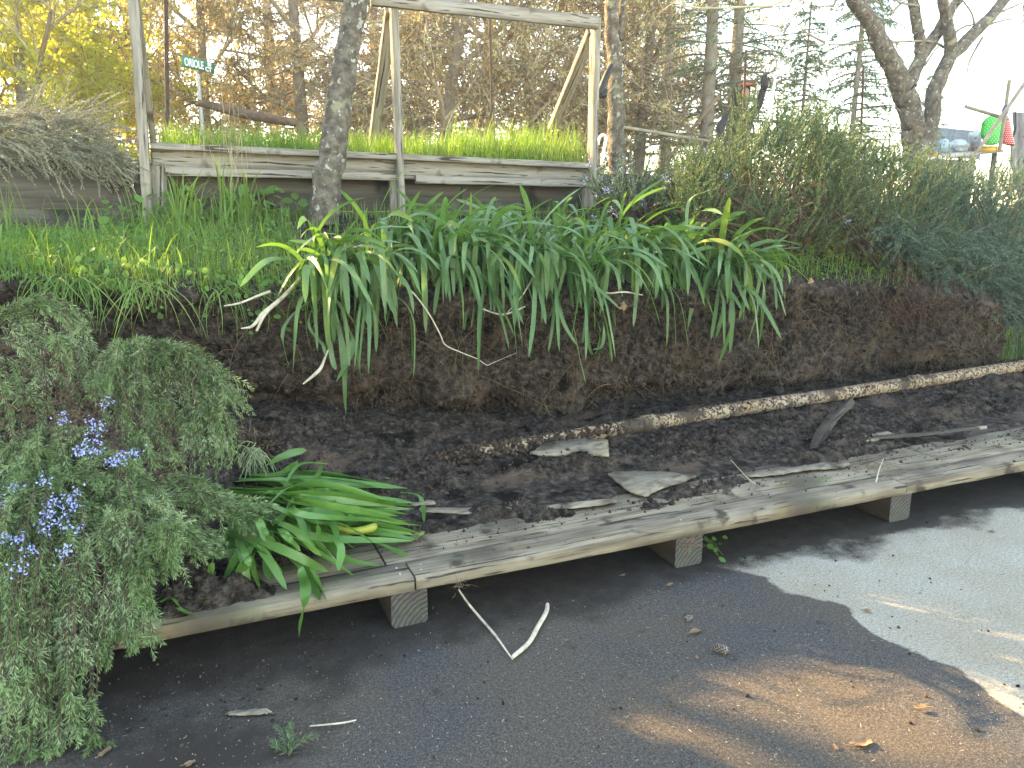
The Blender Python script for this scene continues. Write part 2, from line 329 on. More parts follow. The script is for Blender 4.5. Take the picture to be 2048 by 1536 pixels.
def mat_concrete():
    m = bpy.data.materials.new('concrete'); m.use_nodes = True; N = m.node_tree.nodes; L = m.node_tree.links; bs = N['Principled BSDF']
    tc = N.new('ShaderNodeTexCoord')
    def noise(s, d=6, r=.6):
        n = N.new('ShaderNodeTexNoise'); n.inputs['Scale'].default_value = s; n.inputs['Detail'].default_value = d; n.inputs['Roughness'].default_value = r
        L.new(tc.outputs['Object'], n.inputs[0]); return n.outputs['Fac']
    def ramp(f, *st):
        r = N.new('ShaderNodeValToRGB'); L.new(f, r.inputs[0]); e = r.color_ramp.elements
        while len(e) < len(st): e.new(.5)
        for i, (p, c) in enumerate(st): e[i].position = p; e[i].color = (*c, 1)
        return r.outputs[0]
    def mix(f, a, b, mode='MIX'):
        x = N.new('ShaderNodeMix'); x.data_type = 'RGBA'; x.blend_type = mode
        if isinstance(f, float): x.inputs['Factor'].default_value = f
        else: L.new(f, x.inputs['Factor'])
        L.new(a, x.inputs['A']); L.new(b, x.inputs['B']); return x.outputs['Result']
    g1 = noise(230, 2, .6); g2 = noise(95, 3, .7); ga = N.new('ShaderNodeMath'); ga.operation = 'MULTIPLY_ADD'; ga.inputs[1].default_value = .55; L.new(g1, ga.inputs[0]); gb = N.new('ShaderNodeMath'); gb.operation = 'MULTIPLY'; gb.inputs[1].default_value = .45; L.new(g2, gb.inputs[0]); L.new(gb.outputs[0], ga.inputs[2]); grain = ga.outputs[0]
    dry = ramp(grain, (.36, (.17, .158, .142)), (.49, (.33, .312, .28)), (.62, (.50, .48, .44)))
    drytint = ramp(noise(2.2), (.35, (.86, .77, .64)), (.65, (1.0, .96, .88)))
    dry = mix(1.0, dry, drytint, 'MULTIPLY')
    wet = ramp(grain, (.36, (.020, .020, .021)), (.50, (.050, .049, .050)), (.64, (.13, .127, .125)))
    brown = ramp(grain, (.36, (.032, .025, .020)), (.5, (.075, .060, .047)), (.64, (.17, .14, .11)))
    bm = ramp(noise(1.3, 5), (.34, (0, 0, 0)), (.56, (1, 1, 1)))
    wetc = mix(bm, wet, brown)
    sp = ramp(noise(9, 8, .7), (.60, (0, 0, 0)), (.72, (1, 1, 1)))
    dk = N.new('ShaderNodeRGB'); dk.outputs[0].default_value = (.022, .017, .014, 1)
    wetc = mix(sp, wetc, dk.outputs[0])
    at = N.new('ShaderNodeAttribute'); at.attribute_name = 'wet'; at.attribute_type = 'GEOMETRY'
    ns = noise(30, 5, .7)
    ad = N.new('ShaderNodeMath'); ad.operation = 'MULTIPLY_ADD'; ad.inputs[1].default_value = .6; L.new(ns, ad.inputs[0])
    s2 = N.new('ShaderNodeMath'); s2.operation = 'SUBTRACT'; s2.inputs[1].default_value = .30; L.new(at.outputs['Fac'], s2.inputs[0])
    L.new(s2.outputs[0], ad.inputs[2])
    mr = N.new('ShaderNodeMapRange'); mr.inputs['From Min'].default_value = .40; mr.inputs['From Max'].default_value = .60; L.new(ad.outputs[0], mr.inputs['Value'])
    at2 = N.new('ShaderNodeAttribute'); at2.attribute_name = 'dirt'; at2.attribute_type = 'GEOMETRY'
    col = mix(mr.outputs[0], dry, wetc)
    d2 = N.new('ShaderNodeMath'); d2.operation = 'MULTIPLY_ADD'; d2.inputs[1].default_value = .9; L.new(noise(12, 7, .7), d2.inputs[0]); L.new(at2.outputs['Fac'], d2.inputs[2])
    mr2 = N.new('ShaderNodeMapRange'); mr2.inputs['From Min'].default_value = .75; mr2.inputs['From Max'].default_value = 1.15; L.new(d2.outputs[0], mr2.inputs['Value'])
    dk2 = N.new('ShaderNodeRGB'); dk2.outputs[0].default_value = (.034, .026, .021, 1)
    col = mix(mr2.outputs[0], col, dk2.outputs[0])
    L.new(col, bs.inputs['Base Color'])
    rr = N.new('ShaderNodeMapRange'); rr.inputs['To Min'].default_value = .92; rr.inputs['To Max'].default_value = .78; bs.inputs['Specular IOR Level'].default_value = .25; L.new(mr.outputs[0], rr.inputs['Value'])
    L.new(rr.outputs[0], bs.inputs['Roughness'])
    bp = N.new('ShaderNodeBump'); bp.inputs['Strength'].default_value = .5; bp.inputs['Distance'].default_value = .004
    L.new(grain, bp.inputs['Height']); L.new(bp.outputs[0], bs.inputs['Normal'])
    return m
M['concrete'] = mat_concrete()

# ------------------------------------------------------------------ small builders
def board_mesh(name, L, W, T, seg=None, wear=.0, seed=0, ends=0):
    """a board along local X, centred in Y and Z; the arrises are worn: profile of 8 points"""
    seg = seg or max(2, int(L / .12)); r = np.random.default_rng(seed)
    b = min(W, T) * .08
    prof = np.array([(-W/2+b, -T/2), (W/2-b, -T/2), (W/2, -T/2+b), (W/2, T/2-b), (W/2-b, T/2), (-W/2+b, T/2), (-W/2, T/2-b), (-W/2, -T/2+b)])
    xs = np.linspace(-L / 2, L / 2, seg + 1)
    V = np.zeros((seg + 1, 8, 3)); V[:, :, 0] = xs[:, None]; V[:, :, 1:] = prof[None]
    V[:, :, 1:] += r.normal(size=(seg + 1, 8, 2)) * wear
    V[1:-1, :, 0] += r.normal(size=(seg - 1, 1)) * .004
    mb = MB(); idx = np.arange((seg + 1) * 8).reshape(seg + 1, 8)
    a, c = idx[:-1], idx[1:]
    mb.add(V, np.stack([a, np.roll(a, -1, 1), np.roll(c, -1, 1), c], -1).reshape(-1, 4)[:, ::-1])
    mb.add(V[0], [list(range(8))], ends); mb.add(V[-1], [list(range(8))[::-1]], ends)
    return mb.mesh(name)
def beam(name, A, B, W, T, m, parent, side=(0, 1, 0), wear=.001, seed=0):
    """board from A to B; T measured along `side`, W across"""
    A = Vector(A); B = Vector(B); x = (B - A).normalized(); z = Vector(side); z = (z - x * z.dot(x)).normalized(); y = z.cross(x)
    Mx = Matrix.Translation((A + B) / 2) @ Matrix((x, y, z)).transposed().to_4x4()
    return obj(name, board_mesh(name, (B - A).length, W, T, wear=wear, seed=seed), m, parent, M=Mx)
def tube_obj(name, pts, rad, m, n=14, sides=7, **kw):
    P = cat(pts, n); k = np.atleast_1d(np.asarray(rad, float)); rr = np.interp(np.linspace(0, 1, n), np.linspace(0, 1, len(k)), k) if len(k) > 1 else np.full(n, k[0])
    mb = MB(); btubes(mb, P, rr, sides, cap=True)
    return solo(name, mb, m, smooth_=True, **kw)
def lumps(mb, c, s, r=None, mi=0):
    """irregular clods: centres c (k,3), sizes s (k,)"""
    r = r or rng
    t = (1 + 5 ** .5) / 2
    iv = nrm(np.array([(-1,t,0),(1,t,0),(-1,-t,0),(1,-t,0),(0,-1,t),(0,1,t),(0,-1,-t),(0,1,-t),(t,0,-1),(t,0,1),(-t,0,-1),(-t,0,1)], float))
    fi = np.array([(0,11,5),(0,5,1),(0,1,7),(0,7,10),(0,10,11),(1,5,9),(5,11,4),(11,10,2),(10,7,6),(7,1,8),(3,9,4),(3,4,2),(3,2,6),(3,6,8),(3,8,9),(4,9,5),(2,4,11),(6,2,10),(8,6,7),(9,8,1)])
    k = len(c)
    V = iv[None] * r.uniform(.6, 1.25, (k, 12, 1)) * r.uniform(.6, 1.2, (k, 1, 3)) * s[:, None, None]
    V = V + c[:, None]
    mb.add(V, (fi[None] + np.arange(k)[:, None, None] * 12).reshape(-1, 3), mi)

# ------------------------------------------------------------------ terrain
DT = .195                                                            # deck top
LX = np.array([-4, -.73, -.15, .4, .77, 1.6, 2.6, 3.5, 4.4, 5.1, 5.6, 6.2]); LZ = np.array([1.2, 1.18, 1.12, 1.05, 1.02, 1.0, .97, 1.0, .93, .86, .75, .5])
MOUNDS = [(1.35, 2.82, .16, .07, .035), (1.15, 2.92, .12, .06, .03), (2.05, 2.80, .22, .05, .04), (2.35, 2.84, .16, .05, .035), (1.85, 2.72, .14, .035, .03), (2.95, 2.92, .18, .07, .045), (3.3, 3.0, .25, .08, .05),
          (-.12, 2.66, .16, .10, .07), (.02, 2.62, .14, .07, .06), (.12, 2.58, .07, .04, .04), (-.35, 2.7, .2, .15, .08), (.75, 2.86, .12, .04, .025), (.9, 2.75, .06, .03, .015), (3.9, 3.1, .3, .08, .03),
          (2.6, 3.35, .35, .12, .05), (1.7, 3.3, .3, .1, .04), (3.4, 3.35, .3, .12, .06), (4.6, 3.3, .4, .1, .05)]
def floor_z(x, y):
    x = np.asarray(x, float); y = np.asarray(y, float)
    left = smooth(1.9, .3, x)
    y0 = 2.93 - .10 * left + .06 * vn(x * 3, 0, 0, 5) + .02 * vn(x * 14, 0, 0, 6)
    h = DT - .02 + .027 * smooth(y0 - .03, y0 + .03, y)
    rough = smooth(3.05, 3.25, y - .12 * vn(x * 2.2, y * 2, 0, 9))
    h = h + rough * (.03 + .02 * fbm(x * 5, y * 5, 0, 4, 11) + .012 * vn(x * 26, y * 26, 0, 13) + .007 * vn(x * 60, y * 60, 0, 14))
    h = h + .06 * smooth(3.3, 3.95, y) + left * (.17 * smooth(3.0, 3.95, y) + .03 * smooth(2.9, 3.3, y))
    h = h + .10 * smooth(.8, -.6, x) * smooth(2.7, 3.6, y)
    g = 0
    for (a, b, sx, sy, hh) in MOUNDS:
        e = np.exp(-((x - a) / sx) ** 2 - ((y - b) / sy) ** 2)
        g = g + hh * e * (1 + .5 * vn(x * 22, y * 22, 0, 21) + .35 * vn(x * 50, y * 50, 0, 22))
    return h + np.where(g > .006, g, 0) + .002 * vn(x * 40, y * 40, 0, 3)
def grid(mb, X, Y, Z, mi=0):
    nr, nc = X.shape; V = np.stack([X, Y, Z], -1); idx = np.arange(nr * nc).reshape(nr, nc)
    mb.add(V, np.stack([idx[:-1, :-1], idx[:-1, 1:], idx[1:, 1:], idx[1:, :-1]], -1).reshape(-1, 4), mi)

# concrete yard
def axis(lo, hi, st, far_lo, far_hi):
    a = np.arange(lo, hi, st); b = hi + (far_hi - hi) * np.linspace(0, 1, 14) ** 2.5; c = lo - (lo - far_lo) * np.linspace(0, 1, 14)[::-1] ** 2.5
    return np.concatenate([c[:-1], a, b])
cx, cy = axis(-1.6, 6.2, .025, -60, 60), axis(.6, 2.9, .025, -40, 4.4)
X, Y = np.meshgrid(cx, cy)
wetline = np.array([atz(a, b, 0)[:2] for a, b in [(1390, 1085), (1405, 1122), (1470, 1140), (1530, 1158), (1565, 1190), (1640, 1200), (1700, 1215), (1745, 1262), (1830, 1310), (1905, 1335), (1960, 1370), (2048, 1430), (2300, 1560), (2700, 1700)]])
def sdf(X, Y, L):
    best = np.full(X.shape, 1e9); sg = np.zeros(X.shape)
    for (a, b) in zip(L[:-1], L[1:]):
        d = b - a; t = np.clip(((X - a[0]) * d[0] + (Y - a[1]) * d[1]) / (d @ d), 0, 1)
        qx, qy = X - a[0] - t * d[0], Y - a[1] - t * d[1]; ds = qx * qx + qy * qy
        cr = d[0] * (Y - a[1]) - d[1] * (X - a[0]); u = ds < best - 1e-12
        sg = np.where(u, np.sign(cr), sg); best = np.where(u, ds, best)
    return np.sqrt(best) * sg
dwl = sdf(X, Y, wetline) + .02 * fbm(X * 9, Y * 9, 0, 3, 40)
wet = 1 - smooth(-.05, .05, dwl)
under = smooth(2.50, 2.40, Y)                                        # beside the beams the slab is soiled, and set darker under the deck
wet = np.maximum(wet, smooth(2.36, 2.47, Y + .05 * fbm(X * 5, Y * 5, 0, 3, 44)) * .9)
dirt = .62 * smooth(2.2, 2.45, Y + .12 * fbm(X * 3, Y * 3, 0, 3, 41)) + .55 * np.exp(-((X - .05) / .35) ** 2 - ((Y - 2.02) / .22) ** 2) + .45 * np.exp(-((X + .25) / .3) ** 2 - ((Y - 2.1) / .3) ** 2)
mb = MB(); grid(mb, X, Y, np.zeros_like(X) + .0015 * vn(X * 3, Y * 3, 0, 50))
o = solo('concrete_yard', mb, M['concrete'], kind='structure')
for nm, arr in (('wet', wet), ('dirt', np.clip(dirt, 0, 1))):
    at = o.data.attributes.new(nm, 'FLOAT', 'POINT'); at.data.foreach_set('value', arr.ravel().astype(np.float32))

# loose soil on and behind the boards
xs = np.arange(-2.2, 7.4, .016); ys = np.concatenate([np.arange(2.50, 4.1, .016)])
X, Y = np.meshgrid(xs, ys); mb = MB(); Z = floor_z(X, Y); Z = np.where(Y < 2.515, DT - .03, Z)
grid(mb, X, Y, Z); solo('loose_soil', mb, M['soil'], kind='structure', smooth_=True)

# the cut earth bank with its upper slope
xs = np.arange(-3.4, 6.35, .016)
nface, nslope = 62, 34
lip = np.interp(xs, LX, LZ) + .02 * fbm(xs * 4, 0, 0, 3, 60)
endb = smooth(5.8, 6.35, xs)
rows = []
zb = floor_z(xs, np.full_like(xs, 3.9)) - .06
for i in range(nface + 1):
    t = i / nface; z = zb + (lip - zb) * t
    y = 3.98 - .10 * t - .05 * smooth(.8, 1, t) + endb * 1.5
    y = y + .10 * np.exp(-((t - .12) / .10) ** 2) * smooth(-.3, .4, fbm(xs * 1.6, z * 2, 0, 3, 61)) * 1.7                  # undercut hollows
    y = y + .14 * np.exp(-((xs - 1.62) / .12) ** 2 - ((t - .16) / .12) ** 2) + .10 * np.exp(-((xs - 1.0) / .2) ** 2 - ((t - .22) / .10) ** 2) + .16 * np.exp(-((xs - 4.75) / .14) ** 2) * smooth(1, .6, t) 
    y = y - .050 * fbm(xs * 2.3, z * 3, .3, 3, 62) + .03 * np.abs(vn(xs * 6, z * 9, .7, 63)) - .024 * vn(xs * 13, z * 13, 1, 64) - .017 * vn(xs * 30, z * 28, 1, 65) - .010 * vn(xs * 55, z * 50, 2, 66)
    y = y - .12 * np.exp(-((xs - 5.15) / .35) ** 2) * smooth(.1, .5, t)
    rows.append((xs, y, z))
yl = rows[-1][1]
for i in range(1, nslope + 1):
    t = (i / nslope) ** 1.3; y = yl + (6.0 - yl) * t
    top = 1.42 - .10 * smooth(.1, -.5, xs)
    z = lip + (top - lip) * np.clip(t * 1.55, 0, 1) ** .8 + .02 * smooth(0, .03, t) + .012 * fbm(xs * 9, y * 9, 0, 3, 67) * smooth(0, .1, t)
    z = z - endb * .3 * (1 - t)
    rows.append((xs, y, z))
X, Y, Z = [np.stack([r_[k] for r_ in rows]) for k in range(3)]
mb = MB(); grid(mb, X, Y, Z); solo('earth_bank', mb, M['soil'], kind='structure', smooth_=True)
FACE = (X[:nface + 1], Y[:nface + 1], Z[:nface + 1])
def bank_z(x, y):
    """height of the slope above the lip"""
    x = np.asarray(x, float); y = np.asarray(y, float)
    l = np.interp(x, LX, LZ); t = np.clip((y - 3.86) / (6.0 - 3.86), 0, 1)
    return l + (1.42 - .10 * smooth(.1, -.5, x) - l) * np.clip(t * 1.55, 0, 1) ** .8 + .015
# the ground beyond
gx = axis(-8, 14, .5, -80, 80); gy = np.concatenate([np.arange(4.05, 9, .25), 9 + 71 * np.linspace(0, 1, 20) ** 2.5])
X, Y = np.meshgrid(gx, gy); Z = .10 + 1.26 * smooth(4.2, 5.9, Y) + .06 * vn(X * .6, Y * .6, 0, 70)
mb = MB(); grid(mb, X, Y, Z); solo('upper_ground', mb, M['upper'], kind='structure', smooth_=True)

# clods and crumbs
def scatter_clods():
    r = np.random.default_rng(3); mb = MB()
    x = r.uniform(-1, 7, 26000); y = r.uniform(2.5, 4.0, 26000)
    dens = smooth(2.98, 3.3, y) * (.35 + .65 * smooth(-.2, .5, fbm(x * 2.5, y * 2.5, 0, 3, 80)))
    for (a, b, sx, sy, hh) in MOUNDS: dens = dens + 1.0 * np.exp(-((x - a) / sx) ** 2 - ((y - b) / sy) ** 2)
    k = r.random(len(x)) < np.clip(dens, 0, 1) * .55; x, y = x[k], y[k]
    s = .0035 + .010 * r.random(len(x)) ** 4 + .004 * r.random(len(x))
    lumps(mb, np.stack([x, y, floor_z(x, y) + s * .4], 1), s, r)
    # crumbs on the bare boards
    x = r.uniform(.2, 6, 6000); y = r.uniform(2.5, 2.95, 6000) ; k = r.random(6000) < (.05 + .6 * smooth(2.62, 2.95, y)) * (.5 + .5 * smooth(-.2, .4, vn(x * 3, y * 4, 0, 82)))
    x, y = x[k], y[k]; s = .0025 + .007 * r.random(len(x)) ** 4
    lumps(mb, np.stack([x, y, np.full_like(x, DT) + s * .4], 1), s, r)
    solo('soil_crumbs', mb, M['clod'], kind='stuff', label='dark crumbs of soil strewn over the boards and the dug soil')
    # face of the bank
    mb = MB(); X, Y, Z = FACE; i = r.integers(2, X.shape[0] - 1, 11000); j = r.integers(0, X.shape[1], 11000)
    s = .004 + .020 * r.random(11000) ** 5; lumps(mb, np.stack([X[i, j], Y[i, j] - s * .15, Z[i, j]], 1), s, r)
    solo('bank_clods', mb, M['clod'], kind='stuff', label='clods sticking out of the cut face of the bank')
    # on the slab
    mb = MB(); c = []; s = []
    for (px, py, sx, sy, n) in [(480, 1390, 45, 28, 160), (300, 1450, 80, 40, 120), (500, 1300, 120, 40, 110), (700, 1290, 160, 50, 60), (900, 1330, 330, 120, 90), (1700, 1150, 260, 110, 110), (1500, 1400, 300, 90, 60), (350, 1330, 90, 40, 120), (1950, 1000, 90, 40, 60)]:
        u = px + r.normal(size=n) * sx; v = py + r.normal(size=n) * sy; ok = (v > 1000)
        P = atz(u[ok], v[ok], 0.0); P = P[(P[:, 1] < 2.6)]; q = .0015 + .006 * r.random(len(P)) ** 3
        P[:, 2] = q * .4; c.append(P); s.append(q)
    lumps(mb, np.concatenate(c), np.concatenate(s), r)
    solo('slab_crumbs', mb, M['clod'], kind='stuff', label='small soil crumbs fallen on the concrete yard')
    mb = MB(); n = 1500; u = r.uniform(120, 2048, n); v = 1090 + 446 * r.random(n) ** .8; P = atz(u, v, 0.0); P = P[P[:, 1] < 2.45]; q = .0008 + .0022 * r.random(len(P)) ** 3; P[:, 2] = q * .5; lumps(mb, P, q, r); solo('slab_grit', mb, M['grit'], kind='stuff', label='coarse pale grit on the concrete yard')
    # pale chips and bits of straw on the slab
    mb = MB(); n = 800; u = r.uniform(150, 2040, n); v = r.uniform(1100, 1536, n); P = atz(u, v, 0.003); P = P[P[:, 1] < 2.45]
    P[:, 2] = .004; n = len(P); a = r.uniform(0, 6.28, n); l = .003 + .022 * r.random(n) ** 3
    D = np.stack([np.cos(a), np.sin(a), np.zeros(n)], 1) * l[:, None]; W = np.stack([-np.sin(a), np.cos(a), 0 * a], 1) * (.0006 + .001 * r.random(n))[:, None]
    bdiam(mb, P, D, W)
    solo('slab_litter', mb, M['drygrass'], kind='stuff', label='tiny chips and bits of straw scattered over the concrete')
scatter_clods()

# ------------------------------------------------------------------ low wooden platform
plat = thing('wooden_platform', 'long low weathered plank platform covered in soil, resting on thick square beams', 'platform', (2.5, 3.0, 0))
BX = [-1.82, -.58, .652, 1.888, 3.118, 4.35, 5.58, 6.8]
for i, bx in enumerate(BX):
    M0 = Matrix.Translation((bx, 3.02, .070)) @ Matrix.Rotation(R(90 + random.uniform(-1, 1)), 4, 'Z')
    me = board_mesh('support_beam', 1.04, .136, .139, seg=8, wear=.0008, seed=i, ends=1)
    obj('support_beam', me, [M['beam'], M['rings']], plat, M=M0)
PL = []
def plank(xa, xb, ya, yb, m, z=DT, th=.052, seed=0, drop=0):
    M0 = Matrix.Translation(((xa + xb) / 2, (ya + yb) / 2, z - th / 2)) @ Matrix.Rotation(drop, 4, 'Y')
    o = obj('plank', board_mesh('plank', xb - xa - .004, yb - ya - .005, th, wear=.0011, seed=seed), m, plat, M=M0); PL.append((o, xa, xb, ya, yb)); return o
plank(-1.9, .672, 2.478, 2.625, M['deck'], z=DT - .001, th=.052, seed=1); plank(.674, 3.115, 2.472, 2.622, M['deck'], z=DT + .002, seed=2); plank(3.118, 7.2, 2.476, 2.625, M['deck'], z=DT, seed=3)
plank(-1.9, .60, 2.628, 2.90, M['deck'], z=DT - .003, seed=4); plank(.604, 3.60, 2.628, 2.93, M['deck'], z=DT - .001, seed=5); plank(3.604, 7.2, 2.628, 2.93, M['deck'], z=DT - .002, seed=6)
plank(-1.9, 2.2, 2.935, 3.22, M['deck_soiled'], z=DT - .003, seed=7); plank(2.204, 7.2, 2.935, 3.22, M['deck_soiled'], z=DT - .002, seed=8)
plank(-1.9, 3.3, 3.225, 3.5, M['deck_soiled'], z=DT - .006, seed=9); plank(3.304, 7.2, 3.225, 3.5, M['deck_soiled'], z=DT - .006, seed=10)
# nail heads near the joint
for (nx, ny) in [(.63, 2.53), (.63, 2.58), (.71, 2.53), (.72, 2.57), (3.09, 2.53), (3.15, 2.56), (1.86, 2.54)]:
    mb = MB(); btubes(mb, np.array([(nx, ny, DT - .002), (nx, ny, DT + .0035)]), np.array([.0045, .004]), 8, cap=True); pk = [p_ for p_ in PL if p_[1] <= nx <= p_[2] and p_[3] <= ny <= p_[4]]; putsub('nail', mb, M['metal'], pk[0][0] if pk else PL[0][0])

# thin split boards and bark lying on the platform
def slab_piece(name, poly, z, th, m, label, cat_='wood', tilt=0, group=None):
    P = np.array([atz(a, b, z) for a, b in poly]); k = len(P); c = P.mean(0)
    r = np.random.default_rng(int(abs(c[0]) * 1000)); Q = []
    for i in range(k):                                                # split, frayed outline
        a, b = P[i], P[(i + 1) % k]; n = max(2, int(np.linalg.norm(b - a) / .02))
        for j in range(n): Q.append(a + (b - a) * j / n + np.array([r.normal() * .0018, r.normal() * .0018, r.normal() * .0015]))
    P = np.array(Q); k = len(P)
    top = P.copy(); top[:, 2] += tilt * (P[:, 1] - c[1]); bot = top - [0, 0, th]
    mb = MB(); mid = top.mean(0); V = np.concatenate([top, bot, [mid + [0, 0, .001], mid - [0, 0, th]]])
    j = np.arange(k); j2 = (j + 1) % k
    mb.add(V, np.stack([j, j2, np.full(k, 2 * k)], 1)); mb.f.append(np.stack([j2 + k, j + k, np.full(k, 2 * k + 1)], 1)); mb.m.append(np.zeros(k))
    mb.f.append(np.stack([j, j + k, j2 + k, j2], 1)); mb.m.append(np.zeros(k))
    return solo(name, mb, m, label=label, cat_=cat_, group=group)
slab_piece('wood_splinter', [(1062, 905), (1090, 890), (1140, 882), (1216, 880), (1218, 905), (1180, 904), (1160, 898), (1130, 906), (1085, 908)], .285, .012, M['palechip'], 'short pale split board half buried in soil below the pipe end', tilt=.1)
slab_piece('bark_slab', [(1216, 946), (1250, 942), (1330, 943), (1395, 950), (1365, 962), (1330, 972), (1290, 990), (1260, 982), (1242, 968)], .222, .010, M['palechip'], 'flat pale torn sheet of bark lying on the middle of the platform')
slab_piece('wood_splinter', [(1618, 885), (1628, 862), (1655, 838), (1702, 815), (1708, 822), (1680, 838), (1655, 862), (1632, 882)], .275, .012, M['deck_soiled'], 'dark narrow wood slat leaning in the soil just below the pipe', tilt=.3)
slab_piece('wood_splinter', [(1700, 878), (1740, 868), (1775, 862), (1790, 868), (1750, 880), (1710, 884)], .24, .008, M['palechip'], 'small pale wedge of wood on the soil near the right end of the platform')
slab_piece('torn_board', [(838, 1016), (930, 1020), (1060, 1012), (1160, 1006), (1230, 996), (1235, 1003), (1160, 1014), (1060, 1020), (940, 1027), (840, 1022)], .213, .006, M['palechip'], 'long thin torn strip of board edge left of the bark sheet')
slab_piece('torn_board', [(1490, 945), (1560, 938), (1640, 925), (1700, 925), (1690, 934), (1620, 938), (1560, 947), (1500, 953)], .213, .006, M['palechip'], 'thin torn strip of board edge right of the bark sheet')
slab_piece('wood_splinter', [(1740, 872), (1830, 866), (1900, 858), (1975, 850), (1975, 855), (1900, 864), (1830, 872), (1760, 876)], .245, .006, M['deck_soiled'], 'long dark thin strip of wood at the right end of the platform')
slab_piece('wood_splinter', [(820, 1005), (865, 1000), (872, 1006), (830, 1011)], .225, .006, M['palechip'], 'tiny light splinter beside the tips of the uprooted leaves')
slab_piece('wood_splinter', [(925, 918), (945, 908), (962, 912), (948, 920)], .262, .008, M['palechip'], 'small pale splinter left of the half buried split board')

# ------------------------------------------------------------------ pipe
pipe = thing('drain_pipe', 'soil caked cream drain pipe along the foot of the cut bank', 'pipe', (4.2, 3.62, .28))
pp = cat([(1.0, 3.50, .255), (1.5, 3.53, .272), (2.77, 3.61, .298), (4.0, 3.67, .305), (5.8, 3.78, .312), (8.6, 3.96, .32)], 60)
mb = MB(); btubes(mb, pp, np.full(60, .044) * (1 + .004 * rng.normal(size=60)), 20, cap=True); put('pipe_run', mb, M['pipe'], pipe, True)
for xj in (4.55, 2.33):
    i = np.argmin(abs(pp[:, 0] - xj)); d = nrm((pp[i + 1] - pp[i])[None])[0]
    mb = MB(); q = np.array([pp[i] - d * .05, pp[i] - d * .048, pp[i] + d * .048, pp[i] + d * .05]); btubes(mb, q, np.array([.045, .0525, .0525, .045]), 20); put('pipe_coupling', mb, M['pipe'], pipe, True)
# crumbs riding on the pipe
r = np.random.default_rng(9); n = 2600; i = r.integers(4, 58, n); c = pp[i] + (pp[i + 1] - pp[i]) * r.random((n, 1)); a = r.normal(size=n) * .65
s = .003 + .007 * r.random(n) ** 3; keep = smooth(-.25, .3, fbm(c[:, 0] * 4, a, 0, 3, 90)) > r.random(n); 
c = c + np.stack([0 * a, np.sin(a) * .046, np.cos(a) * .046], 1)
mb = MB(); lumps(mb, c[keep], s[keep], r); o = put('soil_crust', mb, M['clod'], pipe); o['kind'] = 'stuff'
# soil heaped over the buried end
n = 1500; x = r.uniform(.9, 2.25, n); w = smooth(2.3, 1.2, x); k = r.random(n) < .25 + w * .9; x = x[k]
y = 3.50 + (x - 1) * .06 + r.normal(size=len(x)) * .05; zc = np.interp(x, pp[:, 0], pp[:, 2]); z = zc + .042 - np.abs(y - (3.5 + (x - 1) * .06)) * .5 + (smooth(1.9, 1.1, x) * .02) * r.random(len(x))
mb = MB(); lumps(mb, np.stack([x, y, z], 1), .006 + .014 * r.random(len(x)) ** 2, r); solo('soil_heap', mb, M['clod'], kind='stuff', label='loose soil heaped over the buried left end of the pipe')

# ------------------------------------------------------------------ raised bed with its frame, retaining wall
wall = thing('retaining_wall', 'dark damp knotty board retaining wall behind the weeds, running behind the raised bed', 'retaining wall', (1, 5.45, 1.4))
WP = []
def knot(x, z, rad, y=5.418, parent=None):
    k = 12; a = np.arange(k) / k * 2 * np.pi; mb = MB(); q = rad * (1 + .15 * rng.normal(size=k) * .6)
    ring = np.stack([x + np.cos(a) * q * 1.25, np.full(k, y - .003), z + np.sin(a) * q], 1); inner = np.stack([x + np.cos(a) * q * .62, np.full(k, y + .0), z + np.sin(a) * q * .5], 1)
    V = np.concatenate([ring, inner, [[x, y + .012, z]]]); j = np.arange(k); j2 = (j + 1) % k
    mb.add(V, np.stack([j, j2, j2 + k, j + k], 1)); mb.f.append(np.stack([j + k, j2 + k, np.full(k, 2 * k)], 1)); mb.m.append(np.ones(k))
    wp = min(WP, key=lambda q: (0 if q[1] <= x <= q[2] else 9) + abs(q[3] - z)); o = obj('knot', mb.mesh('knot', off=parent.location), [M['knot'], M['knot_dark']], parent); o.parent = wp[0]; o.matrix_basis = wp[0].matrix_basis.inverted(); return o
M['knot'] = mat('knot_ring', [(.06, .045, .036), (.11, .085, .07)], 60, .9)
M['knot_dark'] = mat('knot_heart', [(.018, .014, .012), (.03, .024, .02)], 60, .9)
for i, (xa, xb, zc, hh, yo) in enumerate([(-4.2, -.24, 1.635, .285, 0), (-.236, 1.9, 1.62, .285, .012), (1.904, 4.6, 1.61, .285, .008), (-4.2, .9, 1.345, .285, .006), (.904, 4.6, 1.32, .285, .012)]):
    wpo = beam('wall_plank', (xa, 5.44 + yo, zc), (xb, 5.44 + yo, zc - (.005 if xa < -4 else .01)), hh, .045, M['wood_dark'], wall, side=(0, 1, 0), wear=.0012, seed=20 + i); WP.append((wpo, xa, xb, zc))
for (px, py, rr) in [(15, 382, .022), (172, 380, .020), (232, 383, .016), (80, 412, .018), (88, 452, .012), (50, 450, .010), (545, 375, .016), (585, 382, .014), (870, 378, .016), (990, 380, .014), (712, 420, .016), (858, 405, .018), (1082, 405, .014), (430, 380, .012)]:
    p = aty(px, py, 5.416); knot(p[0], p[2], rr, y=5.4205 if px < 250 else 5.431, parent=wall)
bed = thing('raised_bed', 'grey weathered timber raised bed with tall open frame and wire netting, overgrown with grass', 'raised bed', (1.5, 5.4, 1.4))
YP = 5.27
def px3(x, y, Y): return aty(x, y, Y)
beam('post', px3(298, 446, YP), px3(262, -60, YP), .055, .09, M['wood'], bed, side=(0, 1, 0), seed=31, wear=.0015)
beam('post', px3(802, 425, YP), px3(787, 14, YP), .042, .09, M['wood'], bed, seed=32, wear=.002)
